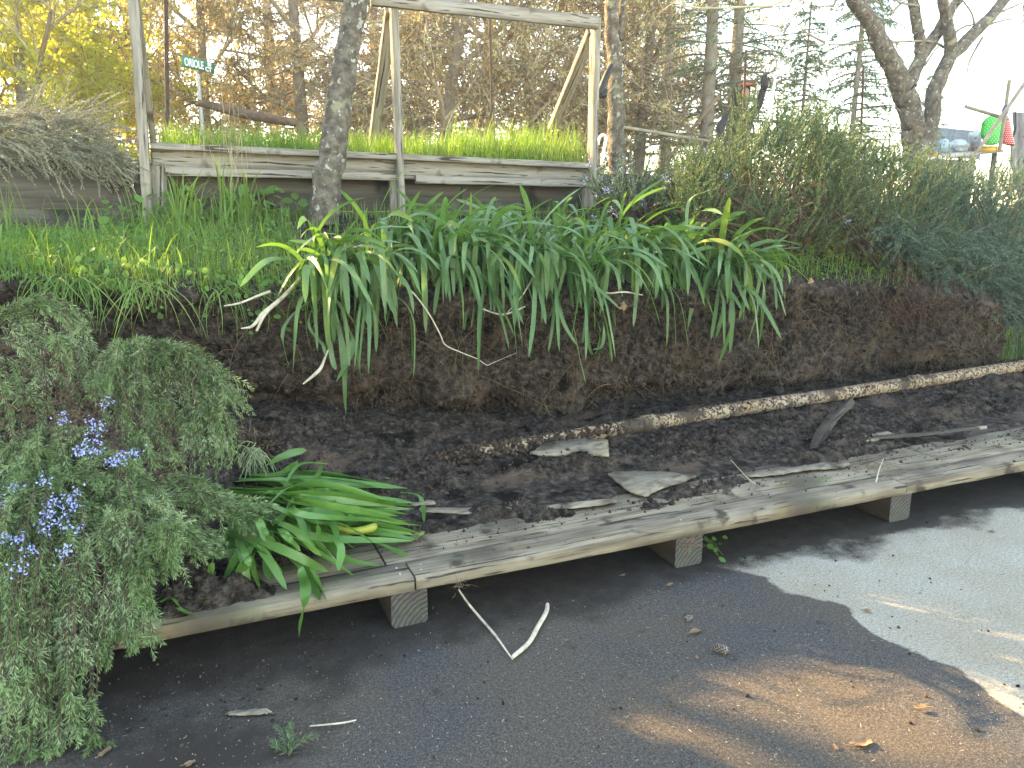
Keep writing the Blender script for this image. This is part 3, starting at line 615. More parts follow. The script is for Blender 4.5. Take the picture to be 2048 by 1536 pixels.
beam('post', px3(1182, 415, YP), px3(1191, 36, YP), .042, .09, M['wood'], bed, seed=33, wear=.0015)
beam('short_post', px3(319, 442, YP + .045), px3(316, 332, YP + .045), .095, .045, M['wood'], bed, seed=34)
beam('short_post', px3(792, 425, YP + .045), px3(791, 349, YP + .045), .085, .045, M['wood'], bed, seed=35)
beam('short_post', px3(1174, 415, YP + .045), px3(1174, 364, YP + .045), .07, .045, M['wood'], bed, seed=36)
# cap, fascia and lower strip; each in two lengths meeting behind the middle post
cz = lambda px: float(np.interp(px, [295, 800, 1190], [287, 310, 328]))
for (a, b, s) in [(301, 799, 40), (801, 1181, 41)]:
    A = px3(a, cz(a) + 5, YP + .045); B = px3(b, cz(b) + 5, YP + .045)
    beam('cap_board', A, B, .038, .14, M['wood'], bed, side=(0, 1, 0), seed=s, wear=.0012)
    A = px3(a + 4, cz(a) + 28, YP + .06); B = px3(b, cz(b) + 24, YP + .06)
    beam('side_board', A, B, .135, .04, M['wood'], bed, seed=s + 2, wear=.0012)
    A = px3(a + 30, cz(a) + 55 - .012 * (a - 300), YP + .02); B = px3(b - 6, cz(b) + (40 if b > 1000 else 44), YP + .02)
    beam('lower_strip', A, B, .05, .035, M['wood'], bed, seed=s + 4, wear=.0016)
beam('side_board', (2.96, 5.38, 1.755), (3.0, 7.0, 1.77), .14, .04, M['wood'], bed, side=(1, 0, 0), seed=50); beam('side_board', (-.10, 5.38, 1.80), (-.10, 7.0, 1.81), .14, .04, M['wood'], bed, side=(1, 0, 0), seed=51)
beam('side_board', (-.08, 7.0, 1.80), (3.0, 7.0, 1.77), .14, .04, M['wood'], bed, seed=52)
beam('top_rail', px3(742, -4, YP - .042), px3(1195, 46, YP - .042), .088, .04, M['wood'], bed, seed=53, wear=.0015)
beam('top_rail', px3(255, -66, YP - .042), px3(738, -5, YP - .042), .088, .04, M['wood'], bed, seed=54, wear=.0015)
beam('brace', px3(782, 22, YP + .05), px3(748, 282, YP + .75), .075, .045, M['wood'], bed, side=(0, 1, 0), seed=55)
beam('brace', px3(1186, 62, YP + .05), px3(1106, 256, YP + .80), .088, .045, M['wood'], bed, side=(0, 1, 0), seed=56)
beam('brace', px3(272, -10, YP + .05), px3(306, 278, YP + .75), .085, .04, M['wood'], bed, side=(1, 0, 0), seed=57)
# wire netting stretched behind the right-hand bay
def netting():
    r = np.random.default_rng(2); P = []
    a = .052; w0, w1, h0, h1 = 1.52, 2.98, 2.05, 2.79
    nx_, nz = int((w1 - w0) / a), int((h1 - h0) / (a * .87)); top = lambda x: 2.80
    pts = lambda i, j, k: np.array([w0 + (i + .5 * (j % 2)) * a + (0 if k else 0), 0, h0 + j * a * .87 + (.3 * a if k else 0)])
    for j in range(nz):
        for i in range(nx_):
            sag = .0
            p = pts(i, j, 0); q = pts(i, j, 1); P.append((p, q))
            if j + 1 < nz:
                P.append((q, pts(i + (1 if j % 2 else 0), j + 1, 0))); P.append((q, pts(i - (0 if j % 2 else 1), j + 1, 0)))
    P = np.array(P); P[..., 1] = YP + .10 + .04 * fbm(P[..., 0] * 2, P[..., 2] * 2, 0, 2, 5)
    P[..., 0] += .012 * vn(P[..., 0] * 5, P[..., 2] * 5, 0, 6); P[..., 2] += .012 * vn(P[..., 0] * 5, P[..., 2] * 5, 0, 7)
    mb = MB(); btubes(mb, P, np.full(P.shape[:2], .0009), 3); put('wire_netting', mb, M['rust'], bed)
netting()
X, Y = np.meshgrid(np.arange(-.08, 2.97, .06), np.arange(5.41, 6.99, .06)); mb = MB()
grid(mb, X, Y, 1.815 - .02 * X / 3 + .02 * fbm(X * 3, Y * 3, 0, 3, 91) + .03 * smooth(5.42, 6, Y)); solo('bed_soil', mb, M['upper'], kind='structure', smooth_=True)

# ------------------------------------------------------------------ grasses
def blades(mb, base, h, w, lean=.5, droop=.7, n=6, r=None, az=None, mi=0):
    r = r or rng; k = len(base)
    a = r.uniform(0, 2 * np.pi, k) if az is None else az
    el0 = R(90) - np.abs(r.normal(size=k)) * R(16) * lean / .5
    bend = np.abs(r.normal(size=k)) * R(75) * droop
    P = [base]
    for i in range(1, n):
        s = (i - .5) / (n - 1); el = el0 - bend * s ** 2.2
        P.append(P[-1] + np.stack([np.cos(a) * np.cos(el), np.sin(a) * np.cos(el), np.sin(el)], 1) * (h / (n - 1))[:, None])
    P = np.stack(P, 1)
    tw = r.uniform(0, np.pi, k); S_ = np.stack([-np.sin(a), np.cos(a), 0 * a], 1)
    Sd = np.repeat(S_[:, None], n, 1)
    s = np.linspace(0, 1, n)[None]; W = (w / 2)[:, None] * (1 - s ** 2.2 * .97)
    Lf = P + Sd * W[..., None]; Rt = P - Sd * W[..., None]
    V = np.stack([Lf, Rt], 2); idx = np.arange(k * n * 2).reshape(k, n, 2)
    q = np.stack([idx[:, :-1, 0], idx[:, :-1, 1], idx[:, 1:, 1], idx[:, 1:, 0]], -1).reshape(-1, 4)
    mb.add(V, q, mi)
r = np.random.default_rng(11)
k = 9000; x = r.uniform(-.06, 2.95, k); y = r.uniform(5.36, 6.9, k) ** 1.0; y = 5.36 + (y - 5.36) * r.random(k) ** .4
hh = .11 + .15 * r.random(k) + .07 * smooth(-.2, .5, fbm(x * 2, y * 2, 0, 2, 93)) * r.random(k) + .14 * smooth(1.3, 2.9, x) * r.random(k)
mb = MB(); blades(mb, np.stack([x, y, np.full(k, 1.80)], 1), hh, .003 + .004 * r.random(k), r=r)
k = 90; x = np.concatenate([r.normal(2.0, .28, k // 3), r.normal(2.55, .10, k // 3), r.uniform(1.6, 2.9, k // 3)]); x = np.clip(x, 0, 2.93); k = len(x); y = r.uniform(5.42, 6.1, k)
blades(mb, np.stack([x, y, np.full(k, 1.80)], 1), .25 + .22 * r.random(k), .006 + .006 * r.random(k), lean=.4, droop=1.1, n=10, r=r)
solo('bed_grass', mb, M['grass'], kind='stuff', label='bright green grass growing out of the raised bed')
# straw hanging over the rail
mb = MB(); k = 60; x = r.normal(.33, .09, k); blades(mb, np.stack([x, np.full(k, 5.24) - .03 * r.random(k), np.full(k, 1.86)], 1), .2 + .3 * r.random(k), .002 + .002 * r.random(k), lean=5.2, droop=1.6, n=10, r=r, az=r.normal(-1.5, .3, k))
k = 80; x = r.uniform(1.6, 2.9, k); blades(mb, np.stack([x, r.uniform(5.5, 6.5, k), np.full(k, 1.82)], 1), .25 + .35 * r.random(k), .002 + .001 * r.random(k), n=9, r=r, lean=.6, droop=.9)
solo('dry_straw', mb, M['drygrass'], kind='stuff', label='dry straw hanging over the rail of the raised bed')
# weeds on the left of the bank top
r = np.random.default_rng(12)
def top_pts(n, xa, xb, ya, yb, r, pw=1.0):
    x = r.uniform(xa, xb, n); y = ya + (yb - ya) * r.random(n) ** pw
    return np.stack([x, y, bank_z(x, y)], 1)
mb = MB(); B = top_pts(9000, -1.7, .62, 3.86, 5.3, r)
blades(mb, B, (.05 + .09 * r.random(len(B))) * (1 - .5 * smooth(4.4, 5.2, B[:, 1])), .002 + .003 * r.random(len(B)), r=r)
B = top_pts(2600, .6, 3.3, 3.95, 5.3, r); blades(mb, B, .05 + .10 * r.random(len(B)), .003 + .004 * r.random(len(B)), r=r)
B = top_pts(3000, 2.9, 5.6, 3.86, 5.0, r); blades(mb, B, .05 + .12 * r.random(len(B)), .003 + .004 * r.random(len(B)), r=r)
B = top_pts(110, -1.2, .5, 4.6, 5.3, r); blades(mb, B, .18 + .22 * r.random(len(B)), .005 + .006 * r.random(len(B)), n=11, lean=.5, droop=1.8, r=r)
B = np.concatenate([top_pts(26, -.02, .12, 4.9, 5.15, r), top_pts(26, .22, .42, 4.9, 5.15, r)]); blades(mb, B, .26 + .2 * r.random(len(B)), .010 + .008 * r.random(len(B)), n=11, lean=.35, droop=1.7, r=r)
k = 700; B = top_pts(k, -1.6, .6, 3.86, 5.1, r); blades(mb, B, .12 + .18 * r.random(k), .003 + .004 * r.random(k), n=9, lean=1.0, droop=1.6, r=r)
solo('bank_grass', mb, M['grass'], kind='stuff', label='loose green grass on the top of the bank')
# grass falling over the lip
mb = MB(); k = 520; x = np.concatenate([r.normal(-.36, .10, 170), r.uniform(-.9, .65, 350)]); B = np.stack([x, 3.865 + .04 * r.random(k), np.interp(x, LX, LZ) + .02], 1)
gl = smooth(-.3, .35, vn(x * 9, 0, 0, 33)); B[:, 2] += .04 * r.random(k)
P = strands(B, np.stack([r.normal(size=k) * .9, -1.0 * np.ones(k), .8 * r.random(k)], 1), .04 + .34 * gl * r.random(k) ** 1.5, 9, 2.8, .9, r, clamp=lambda q: np.stack([q[:, 0], np.minimum(q[:, 1], 3.86), q[:, 2]], 1))
W = (.0012 + .0028 * r.random(k))[:, None] * (1 - np.linspace(0, 1, 9)[None] ** 2 * .9)
bribbons(mb, P, W, np.repeat(nrm(np.array([[1., .2, 0]]) + .4 * r.normal(size=(k, 3)))[:, None], 9, 1), .2)
k = 120; x = r.uniform(2.7, 5.4, k); B = np.stack([x, 3.88 + .1 * r.random(k), np.interp(x, LX, LZ) + .02], 1)
P = strands(B, np.stack([r.normal(size=k) * .5, -1.0 * np.ones(k), .6 * r.random(k)], 1), .06 + .12 * r.random(k), 9, 3.0, .35, r)
bribbons(mb, P, (.001 + .002 * r.random(k))[:, None] * (1 - np.linspace(0, 1, 9)[None] ** 2 * .9), np.repeat(nrm(np.array([[1., .2, 0]]) + .4 * r.normal(size=(k, 3)))[:, None], 9, 1), .2)
solo('hanging_grass', mb, M['grass'], kind='stuff', label='pale green grass hanging down over the lip of the bank')
# round leaved weeds: discs on thin stalks
def discs(mb, C, rad, N_, r, k=9, mi=0):
    n = len(C); U = nrm(np.cross(N_, r.normal(size=N_.shape))); V_ = np.cross(N_, U); a = np.arange(k) / k * 2 * np.pi
    ring = C[:, None] + (U[:, None] * np.cos(a)[None, :, None] + V_[:, None] * np.sin(a)[None, :, None]) * (rad[:, None] * (1 + .08 * r.normal(size=(n, k))))[..., None] + N_[:, None] * (rad * .18)[:, None, None]
    V = np.concatenate([ring, C[:, None]], 1); j = np.arange(k); f = np.stack([j, (j + 1) % k, np.full(k, k)], 1)
    mb.add(V, (f[None] + np.arange(n)[:, None, None] * (k + 1)).reshape(-1, 3), mi)
mb = MB(); k = 380; x = np.concatenate([r.uniform(-.45, .62, 300), r.uniform(-.9, -.3, 40), r.uniform(3.8, 4.6, 40)]); g = r.random(k)
out = smooth(.3, 1, g); y = 3.98 - .20 * g + .12 * r.random(k) * (1 - g); z = np.interp(x, LX, LZ) + .10 - .22 * out * r.random(k) + .02 * r.normal(size=k) 
C = np.stack([x, y, z], 1); nn = nrm(np.stack([.3 * r.normal(size=k), -.55 - .4 * r.random(k), .6 + .3 * r.normal(size=k)], 1)); discs(mb, C, .005 + .013 * r.random(k) ** 1.6, nn, r)
B = np.stack([x + .03 * r.normal(size=k), np.full(k, 3.92), np.interp(x, LX, LZ) + .015], 1); P = np.stack([B, (B + C) / 2 + [0, -.03, .02], C], 1); P = cat(P, 6); btubes(mb, P, np.full(P.shape[:2], .0009), 3)
k = 900; B = top_pts(k, -1.6, .62, 3.9, 5.3, r); B[:, 2] += .02 + .08 * r.random(k); nn = nrm(np.stack([.4 * r.normal(size=k), -.4 + .4 * r.normal(size=k), np.ones(k)], 1)); discs(mb, B, .006 + .013 * r.random(k) ** 2, nn, r, 6)
k = 260; B = np.concatenate([top_pts(120, -.4, .75, 5.0, 5.38, r), top_pts(140, 3.0, 4.8, 4.0, 4.9, r)]); k = len(B); B[:, 2] += .03 + .16 * r.random(k); nn = nrm(np.stack([.4 * r.normal(size=k), -.7 + .4 * r.normal(size=k), np.ones(k)], 1)); discs(mb, B, .012 + .022 * r.random(k), nn, r, 8)
solo('round_leaved_weeds', mb, M['weed'], kind='stuff', label='low round leaved weeds along the bank top')
# feathery weeds: tiny leaf diamonds
mb = MB(); k = 26000; B = top_pts(k, -1.7, .7, 3.9, 5.3, r, .8); dens = smooth(-.5, .3, fbm(B[:, 0] * 3, B[:, 1] * 3, 0, 3, 95)); B = B[r.random(k) < dens]; k = len(B); B[:, 2] += .12 * r.random(k) ** 1.3 * (1 - .5 * smooth(4.4, 5.2, B[:, 1]))
D = runit(k, r) * (.010 + .016 * r.random(k))[:, None]; D[:, 2] = abs(D[:, 2]); W = nrm(np.cross(D, runit(k, r))) * (.002 + .003 * r.random(k))[:, None]; bdiam(mb, B, D, W)
k = 9000; B = top_pts(k, 2.8, 5.7, 3.88, 5.0, r); B[:, 2] += .16 * r.random(k) ** 1.3; D = runit(k, r) * (.012 + .018 * r.random(k))[:, None]; W = nrm(np.cross(D, runit(k, r))) * (.002 + .004 * r.random(k))[:, None]; bdiam(mb, B, D, W)
solo('small_weeds', mb, M['weed'], kind='stuff', label='dense small leaved weeds covering the bank top')
# grass beyond the right end of the bank and behind the bed
mb = MB(); k = 3600; x = r.uniform(5.9, 8.6, k); y = r.uniform(4.0, 6.2, k); z = .10 + 1.26 * smooth(4.2, 5.9, y)
blades(mb, np.stack([x, y, z], 1), .10 + .22 * r.random(k), .004 + .006 * r.random(k), r=r)
k = 7000; x = r.uniform(-4, 9, k); y = r.uniform(7.05, 10, k); blades(mb, np.stack([x, y, np.full(k, 1.36)], 1), .2 + .35 * r.random(k), .006 + .008 * r.random(k), r=r)
solo('rough_grass', mb, M['grass'], kind='stuff', label='rough green grass beyond the end of the bank and behind the raised bed')

# ------------------------------------------------------------------ fine roots on the cut face
mb = MB(); r = np.random.default_rng(14); X, Y, Z = FACE
def face_pt(x, z):
    j = np.clip(((x - X[0, 0]) / .016).astype(int), 0, X.shape[1] - 1); zb_, zt = Z[0, j], Z[-1, j]; i = np.clip((z - zb_) / (zt - zb_) * nface, 0, nface).astype(int)
    return np.stack([x, Y[i, j] - .012, z], 1)
for (k, ln, rad) in [(3000, .07, .0007), (650, .16, .0010), (90, .32, .0015)]:
    x = np.concatenate([r.uniform(-.3, 5.9, k // 2), r.choice([1.05, 1.5, 2.0, 2.35, 2.9, 3.5, 4.6, 5.0, .75, 5.5], k - k // 2) + .12 * r.normal(size=k - k // 2)]); x = np.clip(x, -.6, 5.95)
    zt = np.interp(x, LX, LZ); z = zt - (zt - .3) * r.random(k) ** 1.3
    st = face_pt(x, z)
    P = strands(st, np.stack([r.normal(size=k) * .8, -.6 * r.random(k), -.3 + r.normal(size=k) * .5], 1), ln * r.uniform(.4, 1.5, k), 8, 1.8, .9, r, clamp=lambda q: np.stack([q[:, 0], np.minimum(q[:, 1], face_pt(q[:, 0], np.clip(q[:, 2], .3, 1.2))[:, 1] - .002), q[:, 2]], 1))
    btubes(mb, P, np.full((k, 8), rad) * np.linspace(1.2, .4, 8), 3)
solo('fine_roots', mb, M['root'], kind='stuff', label='fine brown roots hanging from the cut face of the bank')

# ------------------------------------------------------------------ strap leaved clumps
def leaf_curve(base, az, el0, ln, bend, s0, wd, side, n=16):
    P = [np.array(base, float)]; w = wd
    for i in range(1, n):
        s = (i - .5) / (n - 1); el = el0 - bend * float(smooth(s0 - w, s0 + w, s)) - R(14) * s
        a = az + side * s
        P.append(P[-1] + np.array([math.cos(a) * math.cos(el), math.sin(a) * math.cos(el), math.sin(el)]) * ln / (n - 1))
    return np.array(P)
def leaf_obj(P, w, m, parent, r, name='leaf'):
    n = len(P); T = nrm(np.gradient(P, axis=0)); hz = nrm(np.cross(T, [0, 0, 1.]) + np.array([1e-4, 0, 0]))
    # keep the side vector steady where the blade folds over
    for i in range(1, n):
        if hz[i] @ hz[i - 1] < 0: hz[i] = -hz[i]
    tw = np.linspace(0, r.normal() * .9, n)[:, None]; Nn = np.cross(hz, T)
    Sd = nrm(hz * np.cos(tw) + Nn * np.sin(tw))
    s = np.linspace(0, 1, n); W = w / 2 * np.clip(.50 + .9 * s, 0, 1) * np.sqrt(np.clip(1 - np.clip((s - .62) / .38, 0, 1) ** 2.2, 0, 1)) + .0004
    W = W * (1 + .05 * np.sin(s * 25 + r.uniform(0, 6)))
    mb = MB(); bribbons(mb, P[None], W[None], Sd[None], r.uniform(.10, .38))
    return obj(name, mb.mesh(name, off=parent.location, smooth_=True), m, parent)
def clump(px, py, Y, nl, label, azm=-1.57, azs=.9, ln=(.50, .80), group='strap leaved clumps along the top of the bank', seed=0, elr=(48, 86), wd=.0265, hang=.35, name='agapanthus', m='aga'):
    r = np.random.default_rng(seed + 100); b = aty(px, py, Y); b[2] = min(b[2], float(np.interp(b[0], LX, LZ)) + .45)
    t = thing(name, label, 'plant', tuple(b), group)
    for i in range(int(nl * 1.85)):
        az = azm + azs * 1.15 * r.normal(); el = R(r.uniform(*elr)); L_ = r.uniform(*ln) * .92
        bs = b + np.array([r.normal() * .05, r.normal() * .03, 0])
        typ = r.random()
        if typ < .48: bend, s0, w_ = R(r.uniform(125, 168)), r.uniform(.33, .52), .13                 # snapped over
        elif typ < .88: bend, s0, w_ = R(r.uniform(70, 140)), r.uniform(.45, .65), .42                  # arching
        else: bend, s0, w_ = R(r.uniform(20, 70)), .6, .4
        P = leaf_curve(bs, az, el, L_, bend, s0, w_, r.normal() * .25)
        mm = M['aga_yellow'] if r.random() < .06 else M[m]
        leaf_obj(P, wd * r.uniform(.7, 1.25), mm, t, r)
    for i in range(int(nl * hang * .8)):                                                              # flopping straight down the face
        az = azm + 1.0 * r.normal(); L_ = r.uniform(ln[0] * .6, ln[1] * .85); bs = b + np.array([r.normal() * .07, -.03, 0])
        P = leaf_curve(bs, -1.57 + .8 * r.normal(), R(r.uniform(-5, 40)), L_, R(r.uniform(60, 100)), .3, .3, r.normal() * .3)
        leaf_obj(P, wd * r.uniform(.5, .95), M[m], t, r)
    mb = MB(); k = 26; a = r.uniform(0, 6.28, k); st = b + np.stack([r.normal(size=k) * .05, r.normal(size=k) * .03, np.full(k, -.02)], 1)
    P = strands(st, np.stack([np.cos(a) * .3, np.sin(a) * .2 - .1, .9 + 0 * a], 1), np.full(k, .12), 5, .1, .1, r); bribbons(mb, P, np.full((k, 5), .008), np.repeat(nrm(np.stack([np.cos(a + 1.5), np.sin(a + 1.5), 0 * a], 1))[:, None], 5, 1), .4)
    put('leaf_base', mb, M['aga_base'], t, True)
    return t
clump(650, 585, 3.90, 26, 'leftmost strap leaved clump on the bank, its leaves folded over and pale tipped', azm=-1.5, azs=.6, seed=1, ln=(.48, .72))
clump(728, 590, 3.90, 28, 'strap leaved clump just below the leaning trunk, long blades hanging down', azm=-1.5, seed=2, ln=(.48, .72))
clump(770, 520, 4.15, 22, 'strap leaved clump below the middle frame post with one tall upright fan', azm=-.9, azs=.8, seed=3, ln=(.42, .64))
clump(880, 555, 3.98, 30, 'dense strap leaved clump arching right above the long bent stalk', azm=-.6, azs=.7, seed=4, ln=(.5, .8))
clump(960, 560, 3.95, 26, 'strap leaved clump over the middle of the bank with a yellow tipped blade', azm=-1.2, azs=.9, seed=5, ln=(.48, .74))
clump(1068, 565, 3.90, 30, 'strap leaved clump right of the bank middle, root crown hanging free of the soil', azm=-1.55, azs=1.0, seed=6, ln=(.48, .74))
clump(1165, 580, 3.90, 24, 'strap leaved clump with narrow blades looped far down the face', azm=-1.2, azs=.8, seed=7, ln=(.48, .72), hang=.45)
clump(1120, 500, 4.25, 22, 'strap leaved clump set back below the right frame post', azm=-.7, azs=.9, seed=8, ln=(.36, .56))
clump(1270, 560, 3.98, 26, 'dark strap leaved clump between the bank middle and the big rosemary', azm=-.9, azs=.9, seed=9, wd=.030, ln=(.46, .7))
clump(1440, 575, 3.90, 26, 'rightmost strap leaved clump hanging down in front of the rosemary stems', azm=-1.3, azs=.8, seed=10, wd=.032, ln=(.48, .72), hang=.5)
clump(1395, 455, 4.45, 14, 'small strap leaved clump growing up through the rosemary', azm=-1.6, azs=1.2, seed=11, wd=.024, elr=(60, 88), hang=0, ln=(.3, .45))
clump(1000, 480, 4.45, 20, 'strap leaved clump at the back, centred under the right bay of the frame', azm=-1.4, azs=1.3, seed=13, wd=.026, ln=(.34, .5))
clump(845, 500, 4.30, 20, 'strap leaved clump at the back between the leaning trunk and the bank middle', azm=-1.2, azs=1.1, seed=15, hang=0, ln=(.36, .54))
clump(1215, 530, 4.15, 22, 'strap leaved clump right of the looped blades, blades arching to the right', azm=-1.0, azs=.9, seed=16, hang=.1)
clump(1345, 545, 4.05, 22, 'strap leaved clump tucked in beside the last clump of the row', azm=-1.3, azs=.9, seed=17, wd=.030, hang=.2)
clump(1500, 560, 3.92, 14, 'thin strap leaved clump at the right edge of the row', azm=-1.2, azs=.6, seed=14, wd=.024, ln=(.35, .5), hang=.6)
# long blades that hang furthest down the face, each one traced
def hang_leaf(pts, Y0, Y1, w, label_parent, r=np.random.default_rng(5), m='aga'):
    ys = np.linspace(Y0, Y1, len(pts)); C = np.array([aty(a, b, y_) for (a, b), y_ in zip(pts, ys)]); leaf_obj(cat(C, 16), w, M[m], label_parent, r)
lf = {o['label'][:8]: o for o in COL.objects if o.name.startswith('agapanthus')}
tops = [o for o in COL.objects if o.name.startswith('agapanthus')]
A = tops[0]; B_ = tops[1]; Cc = tops[6]; Dd = tops[9]
for pts, w, T_ in [([(655, 585), (672, 640), (688, 720), (692, 830)], .036, A), ([(662, 590), (690, 640), (705, 700), (672, 765)], .034, A), ([(650, 595), (655, 660), (665, 720), (672, 740)], .026, A),
                   ([(640, 590), (590, 625), (565, 665), (572, 715), (578, 730)], .018, A), ([(640, 600), (622, 625), (620, 660), (645, 690), (652, 712)], .018, A),
                   ([(1180, 560), (1125, 590), (1125, 640), (1155, 692)], .022, Cc), ([(1170, 560), (1178, 610), (1200, 660), (1190, 708), (1178, 690), (1172, 600)], .018, Cc), ([(1175, 565), (1205, 640), (1205, 690), (1185, 700)], .018, Cc), ([(1145, 640), (1160, 720), (1172, 768)], .016, Cc),
                   ([(1440, 560), (1432, 620), (1422, 680)], .026, Dd), ([(1490, 480), (1525, 560), (1525, 640), (1518, 695)], .026, Dd), ([(1420, 380), (1380, 400), (1372, 460)], .02, Dd), ([(1530, 540), (1555, 580), (1572, 632)], .014, Dd)]:
    hang_leaf(pts, 3.82, 3.74, w, T_)

# uprooted clump lying on the platform
up = thing('uprooted_agapanthus', 'uprooted strap leaved clump lying on its side on the platform, pale roots up', 'plant', tuple(atz(500, 960, .36)))
r = np.random.default_rng(33)
def lay(pts, w, m='aga_cut', n=16, jit=0.0, name='leaf'):
    C = np.array([(atz(a + r.normal() * jit, b + r.normal() * jit, z) if z > .19 else aty(a, b, 2.445)) for a, b, z in pts]); return leaf_obj(cat(C, n), w, M[m], up, r, name)
for i in range(48):
    t = r.random(); ey = 960 + 120 * t + r.normal() * 8; ex = 800 - 30 * abs(t - .45) + r.normal() * 28; sy = 950 + 55 * t + r.normal() * 6; sx = 440 + 25 * t + r.normal() * 8
    zt = .30 + .14 * math.sin(math.pi * min(1, max(0, 1 - t))) * r.random() + .03
    mid = ((sx + ex) / 2 + r.normal() * 22, (sy + ey) / 2 - 14 + 22 * t + r.normal() * 13, zt + .05 * r.random())
    lay([(sx, sy, .33), (sx * .7 + ex * .3, sy * .68 + ey * .32 + r.normal() * 5 - 4, .36 + .04 * r.random()), mid, (ex, ey, .225 + .08 * r.random())], .034 * r.uniform(.7, 1.15), jit=2)
for i in range(46):
    t = r.random(); sx, sy = 450 + 90 * r.random(), 1015 + 50 * r.random(); a = R(r.uniform(-5, 118)); L_ = r.uniform(80, 190)
    ex, ey = sx + math.cos(a) * L_ * 1.25, sy + math.sin(a) * L_ * .62 + 30; ey = min(ey, 1178)
    lay([(sx, sy, .33), ((sx + ex) / 2 + r.normal() * 8, (sy + ey) / 2 - 10 + r.normal() * 6, .30 + .05 * r.random()), (ex, ey, .212)], .030 * r.uniform(.7, 1.15), jit=2)
for i in range(22):                                                                             # loose blades crossing the bundle
    sx, sy = r.uniform(480, 640), r.uniform(985, 1060); a = R(r.uniform(-60, 80)); L_ = r.uniform(70, 170); ex, ey = sx + math.cos(a) * L_, sy + math.sin(a) * L_ * .6
    lay([(sx, sy, .37), ((sx + ex) / 2 + r.normal() * 14, (sy + ey) / 2 - 16 + r.normal() * 8, .42 + .03 * r.random()), (ex, ey, .36 + .03 * r.random())], .028 * r.uniform(.6, 1.1), jit=3)
for pts, w in [([(505, 952, .33), (535, 930, .42), (575, 910, .47), (614, 900, .50)], .040), ([(592, 1100, .33), (604, 1150, .24), (612, 1190, .17), (598, 1275, .06)], .036), ([(620, 1130, .26), (636, 1165, .21), (654, 1204, .17)], .030),
               ([(590, 1110, .28), (620, 1150, .22), (640, 1202, .16)], .022), ([(372, 1092, .25), (430, 1085, .29), (505, 1062, .33)], .034), ([(380, 1108, .23), (440, 1112, .26), (500, 1090, .31)], .030),
               ([(620, 1000, .36), (640, 1060, .30), (690, 1118, .26), (760, 1132, .22)], .034), ([(600, 1050, .34), (545, 1085, .33), (535, 1130, .26), (538, 1160, .23)], .032), ([(588, 1010, .40), (560, 1040, .40), (548, 1052, .38)], .040),
               ([(800, 985, .26), (835, 990, .25), (846, 1010, .22), (848, 1045, .21)], .020), ([(770, 1085, .22), (815, 1080, .21), (850, 1063, .21)], .022), ([(740, 1080, .25), (790, 1100, .22), (816, 1112, .21)], .018), ([(480, 1120, .24), (470, 1150, .22), (475, 1186, .21)], .018), ([(640, 1130, .22), (560, 1140, .22), (520, 1150, .215)], .02),
               ([(625, 1045, .37), (665, 1010, .39), (690, 1005, .38)], .024), ([(607, 1000, .40), (625, 985, .44), (612, 965, .42)], .016), ([(640, 1000, .40), (655, 985, .44), (645, 962, .43)], .014)]:
    lay(pts, w)
# the folded yellow and orange tip
C = np.array([atz(*q) for q in [(610, 1030, .37), (660, 1050, .36), (705, 1062, .345), (742, 1056, .335), (750, 1050, .33)]]); mb = MB(); btubes(mb, cat(C, 14), np.interp(np.linspace(0, 1, 14), [0, .3, .75, .92, 1], [.006, .010, .017, .013, .001]), 8)
put('flower_bud', mb, M['bud'] if 'bud' in M else mat('yellow_bud', [(.24, .34, .05), (.42, .40, .07), (.20, .32, .05)], 5, .4, stretch=(2, 2, .4), transl=.2), up, True)
mb = MB(); k = 42; c = atz(510, 900, .46); a = r.uniform(0, 6.28, k); st = c + np.stack([r.normal(size=k) * .02, r.normal(size=k) * .02, r.normal(size=k) * .015], 1)
P = strands(st, np.stack([r.normal(size=k), -.5 + r.normal(size=k) * .6, .3 * r.normal(size=k)], 1), r.uniform(.06, .20, k), 9, 2.4, .5, r, clamp=lambda q: np.stack([q[:, 0], q[:, 1], np.maximum(q[:, 2], .26)], 1))
btubes(mb, P, np.full((k, 9), .0026) * np.linspace(1, .5, 9), 5); put('root', mb, M['aga_base'], up, True)
mb = MB(); k = 300; c2 = atz(512, 892, .44); lumps(mb, c2 + r.normal(size=(k, 3)) * [.035, .03, .025], .005 + .012 * r.random(k) ** 2, r); lumps(mb, c2 + [.02, .03, -.06] + r.normal(size=(k, 3)) * [.06, .05, .03], .006 + .012 * r.random(k) ** 2, r); o = put('root_ball', mb, M['clod'], up); o['kind'] = 'stuff'
mb = MB(); k = 130; st = c2 + r.normal(size=(k, 3)) * [.05, .04, .03]; P = strands(st, r.normal(size=(k, 3)), r.uniform(.04, .15, k), 7, .8, .8, r); btubes(mb, P, np.full((k, 7), .0009), 3); o = put('root_hair', mb, M['ros_dry'], up); o['kind'] = 'stuff'
# strap leaf scraps on the left end of the platform
t = thing('leaf_scrap', 'short green strap leaves lying on the left end of the platform beside the rosemary', 'leaf', tuple(atz(330, 1210, .22)))
for pts, w in [([(265, 1250, .2), (285, 1215, .24), (300, 1205, .27), (322, 1196, .25)], .022), ([(300, 1200, .26), (308, 1220, .23), (312, 1235, .2)], .02), ([(322, 1205, .25), (340, 1196, .25), (360, 1215, .22)], .024), ([(355, 1215, .22), (372, 1225, .21), (395, 1232, .205)], .022), ([(390, 1205, .22), (405, 1198, .23), (416, 1196, .225)], .022)]:
    C = np.array([atz(*q) for q in pts]); leaf_obj(cat(C, 14), w, M['aga_cut'], t, r)

